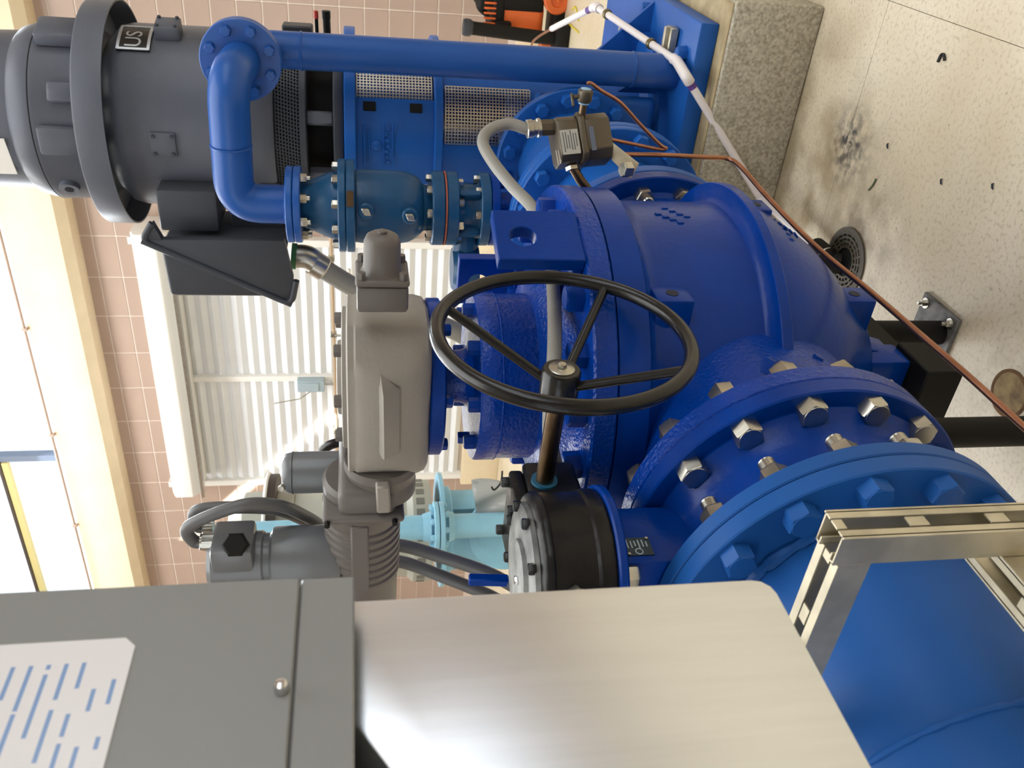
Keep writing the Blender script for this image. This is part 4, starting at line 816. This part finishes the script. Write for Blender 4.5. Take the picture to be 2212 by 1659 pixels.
# white plastic drain line
dp = root('drain_pipe', PX(1640, 425, 1, 2.84), 'thin white plastic drain pipe with purple primer stains crossing to the floor drain', 'pipe')
z0 = .408
w0, w1, w2, w3 = PX(1192, 62, 2, .60), PX(1287, 14, 2, .55), PX(1462, 132, 2, z0 + .02), PX(1480, 162, 1, 2.93)
w4, w5 = PX(1642, 428, 1, 2.84), PX(1768, 540, 2, .05)
w4 = PX(1642, 428, 2, .05) if w4.z < .03 else w4
part(G().tube([w0, w1], .014, 14), 'pipe', PVC, dp); part(G().tube([w1, w2], .014, 14), 'pipe', PVC, dp); part(G().tube([w3, w4, w5], .014, 14), 'pipe', PVC, dp)
part(G().tube(smooth_path([w1 + (w0 - w1).normalized() * .04, w1, w1 + (w2 - w1).normalized() * .04], 6), .019, 14), 'elbow', PVC, dp); part(G().tube(smooth_path([w2 + (w1 - w2).normalized() * .03, w2, w3, w3 + (w4 - w3).normalized() * .03], 6), .019, 14), 'elbow', PVC, dp)
part(G().tube([w3 + (w4 - w3).normalized() * .004, w3 + (w4 - w3).normalized() * .02], .0196, 14), 'primer_band', PURPLE, dp); part(G().tube([w3 + (w4 - w3).normalized() * .034, w3 + (w4 - w3).normalized() * .056], .0146, 14), 'primer_band', PURPLE, dp)
part(G().tube([w1 + (w0 - w1).normalized() * .05, w1 + (w0 - w1).normalized() * .10], .0146, 14), 'primer_band', PURPLE, dp)
for q in ((1316, 38), (1413, 107)):
    t = (q[0] - 1287) / (1462 - 1287); p = w1 + (w2 - w1) * t; part(G().lathe(p - (w2 - w1).normalized() * .010, w2 - w1, [(.019, 0), (.021, .005), (.019, .02)], 16), 'clamp', mat('tarnished_clamp', '7d7352', .4, metal=.8), dp)
part(G().tube(smooth_path([w0, PX(1165, 78, 2, .60), PX(1150, 92, 2, .60), PX(1146, 112, 2, .60)], 6), .006, 8), 'copper_tail', COPPER, dp)
dc = PX(1826, 566, 2, 0)
fd = root('floor_drain', dc, 'round cast floor drain grate with a black pipe hub standing over it', 'drain')
GRIME = mat('grimy_iron', '4a4234', .6, bump=(60, .4, .002))
part(G().ring(dc, Z_, .098, .112, 0, .006, 56), 'rim', GRIME, fd); part(G().cyl(dc + Z_ * .0005, dc + Z_ * .0012, .10, 40), 'sump', DARK, fd)
for rr in (.094, .080, .066, .05): part(G().ring(dc + Z_ * .0015, Z_, rr - .004, rr + .0035, 0, .0045, 56), 'grate_ring', GRIME, fd)
for k in range(20): a = 2 * PI * k / 20; d = V((math.cos(a), math.sin(a), 0)); part(G().box(dc + d * .074 + Z_ * .0035, (.050, .006, .004), (d, Z_.cross(d), Z_)), 'grate_bar', GRIME, fd)
hp_ = [w5 + (w4 - w5).normalized() * .02, w5 + (w5 - w4).normalized() * .05, dc + V((-.015, .03, .045)), dc + V((-.01, .01, .008))]
part(G().tube(smooth_path(hp_, 6), .034, 20, radii=None), 'pipe_hub', BLACK_M, fd); part(G().lathe(hp_[1], hp_[1] - hp_[0], [(.0345, 0), (.036, .003), (.0345, .006)], 20), 'hub_band', ZINC, fd)
cc = PX(2180, 850, 2, 0); co = root('cleanout_cover', cc, 'small rusty round cleanout cover set in the floor', 'floor cover')
part(G().ring(cc, Z_, .052, .060, 0, .002, 48), 'rim', mat('rust', '6b4a28', .8, mottle=(40, .3)), co); part(G().cyl(cc, cc + Z_ * .0012, .052, 48), 'lid', mat('rust_stained_lid', '5f4728', .7, mottle=(22, .1, 'a8905f')), co)

# ------------------------------------------------------------------ enclosures and strut frame close to the viewpoint
XS, XG = -0.55, -0.53
eR = PX(1300, 1268, 0, XS).y; zb0 = PX(1660, 1243, 0, XS).z; t1 = PX(776, 1578, 0, XS); t2 = PX(838, 1659, 0, XS)
ss = root('stainless_enclosure', (-0.68, 0.1, zb0), 'brushed stainless steel enclosure hung under the grey cabinet', 'enclosure')
zt = PX(771, 1300, 0, XG).z + .008
def xprism(poly, x0, x1): return G().prism([(x0, y, z) for y, z in poly], (x1 - x0, 0, 0))
sl = (t2.z - t1.z) / (t2.y - t1.y); yl = t1.y - .22; zl = t1.z + sl * (yl - t1.y)
cr_ = .018
poly = [(eR, zt)] + [(eR, zb0 + cr_)] + [(eR - cr_ + cr_ * math.cos(a), zb0 + cr_ - cr_ * math.sin(a)) for a in (.5, 1.05)] + [(eR - cr_, zb0), (yl, zb0), (yl, zl), (t1.y + (zt - t1.z) / sl, zt)]
part(xprism(poly, XS, XS - .24), 'shell', STAIN, ss, .003, 2)
part(G().span((XS - .20, eR - .30, zb0 - .012), (XS - .04, eR - .03, zb0)), 'gland_plate', STAIN, ss, .003, 1)
gR = PX(600, 1250, 0, XG).y; gz0 = PX(771, 1300, 0, XG).z; gs = PX(646, 1300, 0, XG).z
gc = root('control_cabinet', (-0.65, 0.1, gz0), 'grey painted control cabinet with a printed white label and a chrome latch screw', 'cabinet')
part(G().span((XG - .26, -.42, gz0 + .010), (XG - .003, gR, 2.15)), 'body', CAB, gc, .010, 3)
part(G().span((XG - .004, -.42, gz0 + .002), (XG, gR - .001, gs - .0006)), 'lower_flange', CAB, gc, .0015, 1)
dr_ = part(G().span((XG - .004, -.42, gs + .0006), (XG + .0015, gR - .001, 2.148)), 'door', CAB, gc, .0015, 1)
kp = PX(608, 1490, 0, XG + .002)
part(G().lathe(kp, X_, [(.0055, 0), (.0055, .004), (.0045, .007), (.0025, .008)], 24), 'latch_screw', CHROME, dr_)
LBL = bpy.data.materials.new('printed_label'); LBL.use_nodes = True
def label_nodes():
    nt = LBL.node_tree; b = nt.nodes['Principled BSDF']; b.inputs['Roughness'].default_value = .25; L = nt.links
    geo = nt.nodes.new('ShaderNodeNewGeometry'); sx_ = nt.nodes.new('ShaderNodeSeparateXYZ'); L.new(geo.outputs['Position'], sx_.inputs[0])
    def m(op, a, b_=None):
        n = nt.nodes.new('ShaderNodeMath'); n.operation = op
        for i, q in enumerate((a, b_)):
            if q is None: continue
            if isinstance(q, (int, float)): n.inputs[i].default_value = q
            else: L.new(q, n.inputs[i])
        return n.outputs[0]
    zrow = m('MULTIPLY', sx_.outputs['Z'], 85.0); row = m('FLOOR', zrow); fr_ = m('FRACT', zrow)
    band = m('MULTIPLY', m('GREATER_THAN', fr_, .36), m('LESS_THAN', fr_, .62))
    cmb = nt.nodes.new('ShaderNodeCombineXYZ'); L.new(m('MULTIPLY', sx_.outputs['Y'], 90.0), cmb.inputs[0]); L.new(m('MULTIPLY', row, 7.31), cmb.inputs[1])
    nz = nt.nodes.new('ShaderNodeTexNoise'); nz.inputs['Scale'].default_value = .45; nz.inputs['Detail'].default_value = 1.5; L.new(cmb.outputs[0], nz.inputs['Vector'])
    words = m('GREATER_THAN', nz.outputs['Fac'], .46)
    mg = m('LESS_THAN', sx_.outputs['Y'], gR - .075)
    fac = m('MULTIPLY', m('MULTIPLY', band, words), mg)
    mx = nt.nodes.new('ShaderNodeMixRGB'); L.new(fac, mx.inputs[0]); mx.inputs[1].default_value = lin('e4e4ea'); mx.inputs[2].default_value = lin('7f9fd0'); L.new(mx.outputs[0], b.inputs['Base Color'])
label_nodes()
lc = PX(297, 1377, 0, XG + .0017); part(xprism([(lc.y, lc.z + .008), (lc.y, 2.05), (-.30, 2.05), (-.30, lc.z), (lc.y - .008, lc.z)], XG + .0014, XG + .0022), 'printed_label', LBL, dr_)
# galvanised strut frame
sf = root('strut_frame', (-0.64, 0.3, 0), 'galvanised slotted strut frame standing beside the blue discharge pipe', 'strut frame')
def strut(o, ax, open_dir, length, name, slots=True, w=.041, t=.0025, lip=.009):
    # C-channel along ax; open_dir points out of its open side; the back wall carries real slots
    ax, od = V(ax).normalized(), V(open_dir).normalized(); sd = ax.cross(od).normalized(); o = V(o); h = w / 2; g = G()
    def bar(c_, l, a, b): g.box(o + c_ + ax * (l / 2), (l, a, b), (ax, sd, od))
    for s_ in (-1, 1):
        bar(sd * (s_ * (h - t / 2)), length, t, w); bar(sd * (s_ * (h - lip / 2)) + od * (h - t / 2), length, lip, t); bar(sd * (s_ * (h - lip + t / 2)) + od * (h - .006), length, t, .010)
    bk = -od * (h - t / 2)
    if not slots: bar(bk, length, w, t)
    else:
        sw_ = .0135
        for s_ in (-1, 1): bar(bk + sd * (s_ * (sw_ + w / 2 - t / 2) / 2), length, w / 2 - sw_ / 2 - t / 2 + .001, t)
        p0 = .012; x = 0.0; pitch, sl_ = .10, .076
        while x < length:
            l1 = min(p0 if x == 0 else pitch - sl_, length - x); g.box(o + bk + ax * (x + l1 / 2), (l1, sw_ + .001, t), (ax, sd, od)); x += l1 + sl_
    return part(g, name, GALV, sf, .0004, 1)
LX, LY, LT = -0.6205, 0.6235, 1.045
strut((LX, LY, LT), (0, 0, -1), (-1, 0, 0), LT, 'upright_strut')
strut((LX - .0215, LY, LT - .0265), (-1, 0, 0), (0, 0, -1), .95, 'rail_strut')
zl2 = PX(2195, 1240, 0, LX - .02).z
strut((LX - .042, LY + .02, zl2 - .02), (0, -1, 0), (0, 0, -1), 1.0, 'rail_strut')
part(G().box((LX, LY, .004), (.12, .12, .008)), 'foot_plate', GALV, sf, .002, 1)
strut((LX, LY - .9, 1.0), (0, 0, -1), (-1, 0, 0), 1.0, 'upright_strut'); part(G().box((LX, LY - .9, .004), (.12, .12, .008)), 'foot_plate', GALV, sf, .002, 1)
strut((-0.835, LY, 2.1), (0, 0, -1), (1, 0, 0), 2.1 - (LT - .006), 'hanger_strut', slots=False)
for z in (1.36, 1.85): strut((-0.815, LY - .021, z), (0, -1, 0), (1, 0, 0), .9, 'cross_strut', slots=False)

# ------------------------------------------------------------------ things farther back: old pale blue pump, sheet, tools by the wall
OC = AT(948, 1143, 6.0); OC = V((OC.x, OC.y, 0))
op = root('old_pump', OC, 'pale blue old vertical pump standing far behind the black gear operator', 'pump')
fz = 1.01
part(G().lathe(OC, Z_, [(.30, fz - .012), (.395, fz - .012), (.395, fz + .014), (.2, fz + .016)], 64), 'top_plate', LBLUE, op)
part(G().lathe(OC, Z_, [(.29, fz - .07), (.30, fz - .06), (.30, fz - .012)], 56), 'neck_ring', LBLUE, op)
for a0, a1 in ((-110, -55), (-20, 20), (60, 110), (150, 215)): part(G().lathe(OC, Z_, [(.272, fz - .52), (.285, fz - .52), (.285, fz - .06), (.272, fz - .06)], 14, ref=(1, 0, 0), loop=True, a0=deg(a0), a1=deg(a1)), 'column_panel', LBLUE, op)
part(G().cyl(OC + Z_ * .5, OC + Z_ * .96, .10, 32), 'inner_barrel', mat('dark_green_paint', '2f4a48', .5), op)
part(G().lathe(OC, Z_, [(.42, .0), (.42, .25), (.36, .30), (.30, .34), (.285, .50)], 56), 'base_barrel', LBLUE, op)
fd_ = V((.62, -.78, 0)); part(G().lathe(OC + fd_ * .30 + Z_ * .62, fd_, [(.16, -.08), (.16, .08), (.24, .10), (.245, .11), (.245, .135), (.24, .14), (.19, .14), (.18, .15), (.10, .15)], 56), 'discharge_nozzle', LBLUE, op)
om = root('old_motor', OC + Z_ * fz, 'pale grey-green motor with a dark drip ring on the old pump', 'motor')
part(G().lathe(OC, Z_, [(.16, fz + .014), (.16, fz + .06), (.345, fz + .075), (.35, fz + .085), (.35, fz + .20), (.33, fz + .22), (.31, fz + .24), (.30, fz + .95), (.28, fz + 1.0)], 64), 'frame', PALEGREEN, om)
for k in range(26): a = 2 * PI * k / 26; d = V((math.cos(a), math.sin(a), 0)); part(G().box(OC + d * .351 + Z_ * (fz + .15), (.004, .05, .055), (d, Z_.cross(d), Z_)), 'vent_slot', mat('vent_grey', '6d6f68', .6), om)
rz = PX(596, 1120, 1, OC.y).z
part(G().ring(OC + Z_ * rz, Z_, .30, .42, -.012, .05, 64), 'drip_ring', mat('dark_brown_ring', '2e2620', .5), om); part(G().torus(OC + Z_ * (rz + .05), Z_, .42, .012, 64, 8), 'ring_edge', WHITE, om); part(G().lathe(OC, Z_, [(.30, fz + .98), (.30, rz + .2), (.2, rz + .3)], 48), 'cap', PALEGREEN, om)
vpx = AT(975, 1137, 5.45); VPO = V((vpx.x, vpx.y, 0))
ov = root('pale_blue_pipe', VPO, 'pale blue upright pipe with a bolted flange joint beside the old pump', 'pipe')
zt_ = PX(860, 1137, 1, VPO.y).z; zf = PX(947, 1137, 1, VPO.y).z
part(G().cyl(VPO, VPO + Z_ * (zt_ + .9), .078, 36), 'pipe', LBLUE, ov); part(G().ring(VPO + Z_ * zf, Z_, .05, .160, .003, .032, 48, .003), 'flange', LBLUE, ov); part(G().ring(VPO + Z_ * zf, Z_, .05, .160, -.032, -.003, 48, .003), 'flange', LBLUE, ov)
part(G().lathe(VPO + Z_ * zf, Z_, [(.10, -.06), (.085, -.10)], 36), 'hub', LBLUE, ov); part(G().lathe(VPO + Z_ * zf, Z_, [(.085, .10), (.10, .05)], 36), 'hub', LBLUE, ov)
bolts(ov, 'hex_bolt', bolt_mesh(.034, .022, LBLUE), VPO + Z_ * (zf - .032), (0, 0, -1), .13, 8, .2, ref=(1, 0, 0)); bolts(ov, 'hex_bolt', bolt_mesh(.034, .022, LBLUE), VPO + Z_ * (zf + .032), Z_, .13, 8, .2, ref=(1, 0, 0))
# plastic sheet draped by the old pump
sq = [PX(1018, 1036, 1, 4.2), PX(1100, 1040, 1, 4.15), PX(1100, 1108, 1, 4.1), PX(1030, 1112, 1, 4.15)]
gs_ = G(); n = 10; vs = []
for i in range(n + 1):
    for j in range(n + 1):
        s_, t_ = i / n, j / n; p = (sq[0] * (1 - s_) + sq[1] * s_) * (1 - t_) + (sq[3] * (1 - s_) + sq[2] * s_) * t_; vs.append(p + V((0, 1, 0)) * .02 * math.sin(9 * t_ + 4 * s_))
gs_.add(vs, [(i * (n + 1) + j, (i + 1) * (n + 1) + j, (i + 1) * (n + 1) + j + 1, i * (n + 1) + j + 1) for i in range(n) for j in range(n)])
sh = part(gs_, 'plastic_sheet', mat('grey_film', '9a9c98', .25, coat=.5)); md = sh.modifiers.new('thickness', 'SOLIDIFY'); md.thickness = .006
tag(sh, 'crumpled grey plastic sheet wrapped over the opening of the old pump', 'plastic sheet')
wr = PX(1060, 1072, 1, 4.0); wi = part(G().tube(smooth_path([PX(1085, 1018, 1, 4.0), PX(1082, 1042, 1, 4.0), PX(1068, 1058, 1, 4.0), PX(1062, 1052, 1, 4.0)], 6), .006, 8), 'loose_wire', BLACK_M, op)
# orange machine and black post by the block wall
oy = 6.9
mc = root('orange_machine', (PX(1110, 30, 1, oy).x, oy, 0), 'orange and black wheeled machine standing by the block wall', 'machine')
def P9(x, y, dy=0.0): return PX(x, y, 1, oy + dy)
ctr = P9(1112, 38)
bdy = part(G().box(ctr, (.26, .30, .40)), 'housing', ORANGE, mc, .05, 4)
part(G().box(P9(1070, 22), (.30, .34, .10)), 'shoulder', BLACK_M, mc, .03, 3)
for k in range(5): part(G().box(P9(1052, 22) + V((-.06 + .035 * k, -.17, 0)), (.014, .02, .09)), 'grille_rib', ORANGE, bdy, .004, 1)
part(G().box(P9(1098, 2), (.10, .32, .50)), 'side_rail', BLACK_M, mc, .03, 3); part(G().box(P9(1080, 46) + V((0, -.16, 0)), (.07, .06, .12)), 'latch', BLACK_M, mc, .015, 2)
part(G().tube(fillet([P9(1030, -6), P9(1036, 18), P9(1062, 40), P9(1085, 44)], .06), .022, 10), 'handle', BLACK_M, mc)
wc = P9(1203, 0, -.15); wl_ = part(G().lathe(wc, NY, [(.05, -.03), (.088, -.03), (.10, -.02), (.10, .02), (.088, .03), (.05, .03), (.045, .015), (.015, .015), (.012, .04), (.003, .04)], 36), 'wheel', ORANGE, mc); wl2 = V((wc.x - .34, wc.y, wc.z)); part(G().lathe(wl2, NY, [(.05, -.03), (.088, -.03), (.10, -.02), (.10, .02), (.088, .03), (.05, .03), (.015, .03)], 36), 'wheel', ORANGE, mc)
part(G().box((ctr.x, oy, max(.02, wc.z - .04)), (.30, .30, .10)), 'undercarriage', BLACK_M, mc, .02, 2)
bp1, bp2 = P9(1000, 58, -.3), P9(1180, 82, -.3)
bpz = root('black_post', (bp2.x, bp2.y, 0), 'black tube post with a flared cap leaning by the orange machine', 'post')
part(G().tube([bp1 + (bp2 - bp1) * .05, bp2, V((bp2.x, bp2.y, .02))], .047, 18), 'tube', BLACK_M, bpz); part(G().lathe(bp1, bp2 - bp1, [(.055, 0), (.062, .02), (.060, .05), (.048, .07)], 20), 'cap', CHAR_D, bpz); part(G().box((bp2.x, bp2.y, .05), (.22, .2, .1)), 'foot', BLACK_M, bpz, .02, 2)
for k, (a_, b_) in enumerate((((1180, 48), (1250, 70)), ((1236, 22), (1250, 45)))):
    p0, p1 = PX(a_[0], a_[1], 2, .005), PX(b_[0], b_[1], 2, .005); pm_ = (p0 + p1) / 2 + V((.05, .03, 0)); cdd = part(G().tube(smooth_path([p0, pm_, p1], 8), .006, 6), 'yellow_cord', YELLOW); tag(cdd, ('yellow cord lying on the floor below the white drain pipe', 'short yellow cord end on the floor by the orange wheel')[k], 'cord')

# ------------------------------------------------------------------ scraps on the floor
p = PX(2034, 124, 2, .004); sc1 = part(G().tube(smooth_path([p + V((-.014, .010, 0)), p + V((.004, .006, 0)), p + V((.008, -.004, 0)), p + V((-.004, -.016, 0))], 6), .004, 6), 'rubber_scrap', RUBBER); tag(sc1, 'small curved black rubber scrap lying on the open floor', 'scrap')
p = PX(1885, 400, 2, .003); sc2 = part(G().tube(smooth_path([p + V((-.02, .012, 0)), p, p + V((.022, -.006, 0))], 4), .003, 6), 'green_sliver', mat('dull_green', '5a6a4a', .7)); tag(sc2, 'thin green sliver on the floor between the dark scuff and drain', 'scrap')
for k, (q, lab) in enumerate((((2034, 392), 'dark paint chip on the floor beyond the drain grate'), ((2145, 402), 'tiny navy paint chip near the picture edge of the floor'), ((1918, 315), 'small dark chip on the floor beside the black scuff'))):
    p = PX(q[0], q[1], 2, .0025); o = part(G().prism([p + V((.008 * math.cos(a), .006 * math.sin(a * 1.3), 0)) for a in (0, 1.1, 2.3, 3.6, 5.0)], (0, 0, .003)), 'paint_chip', mat('chip_navy', '232a3c', .6)); tag(o, lab, 'paint chip', 'paint chips on the floor')
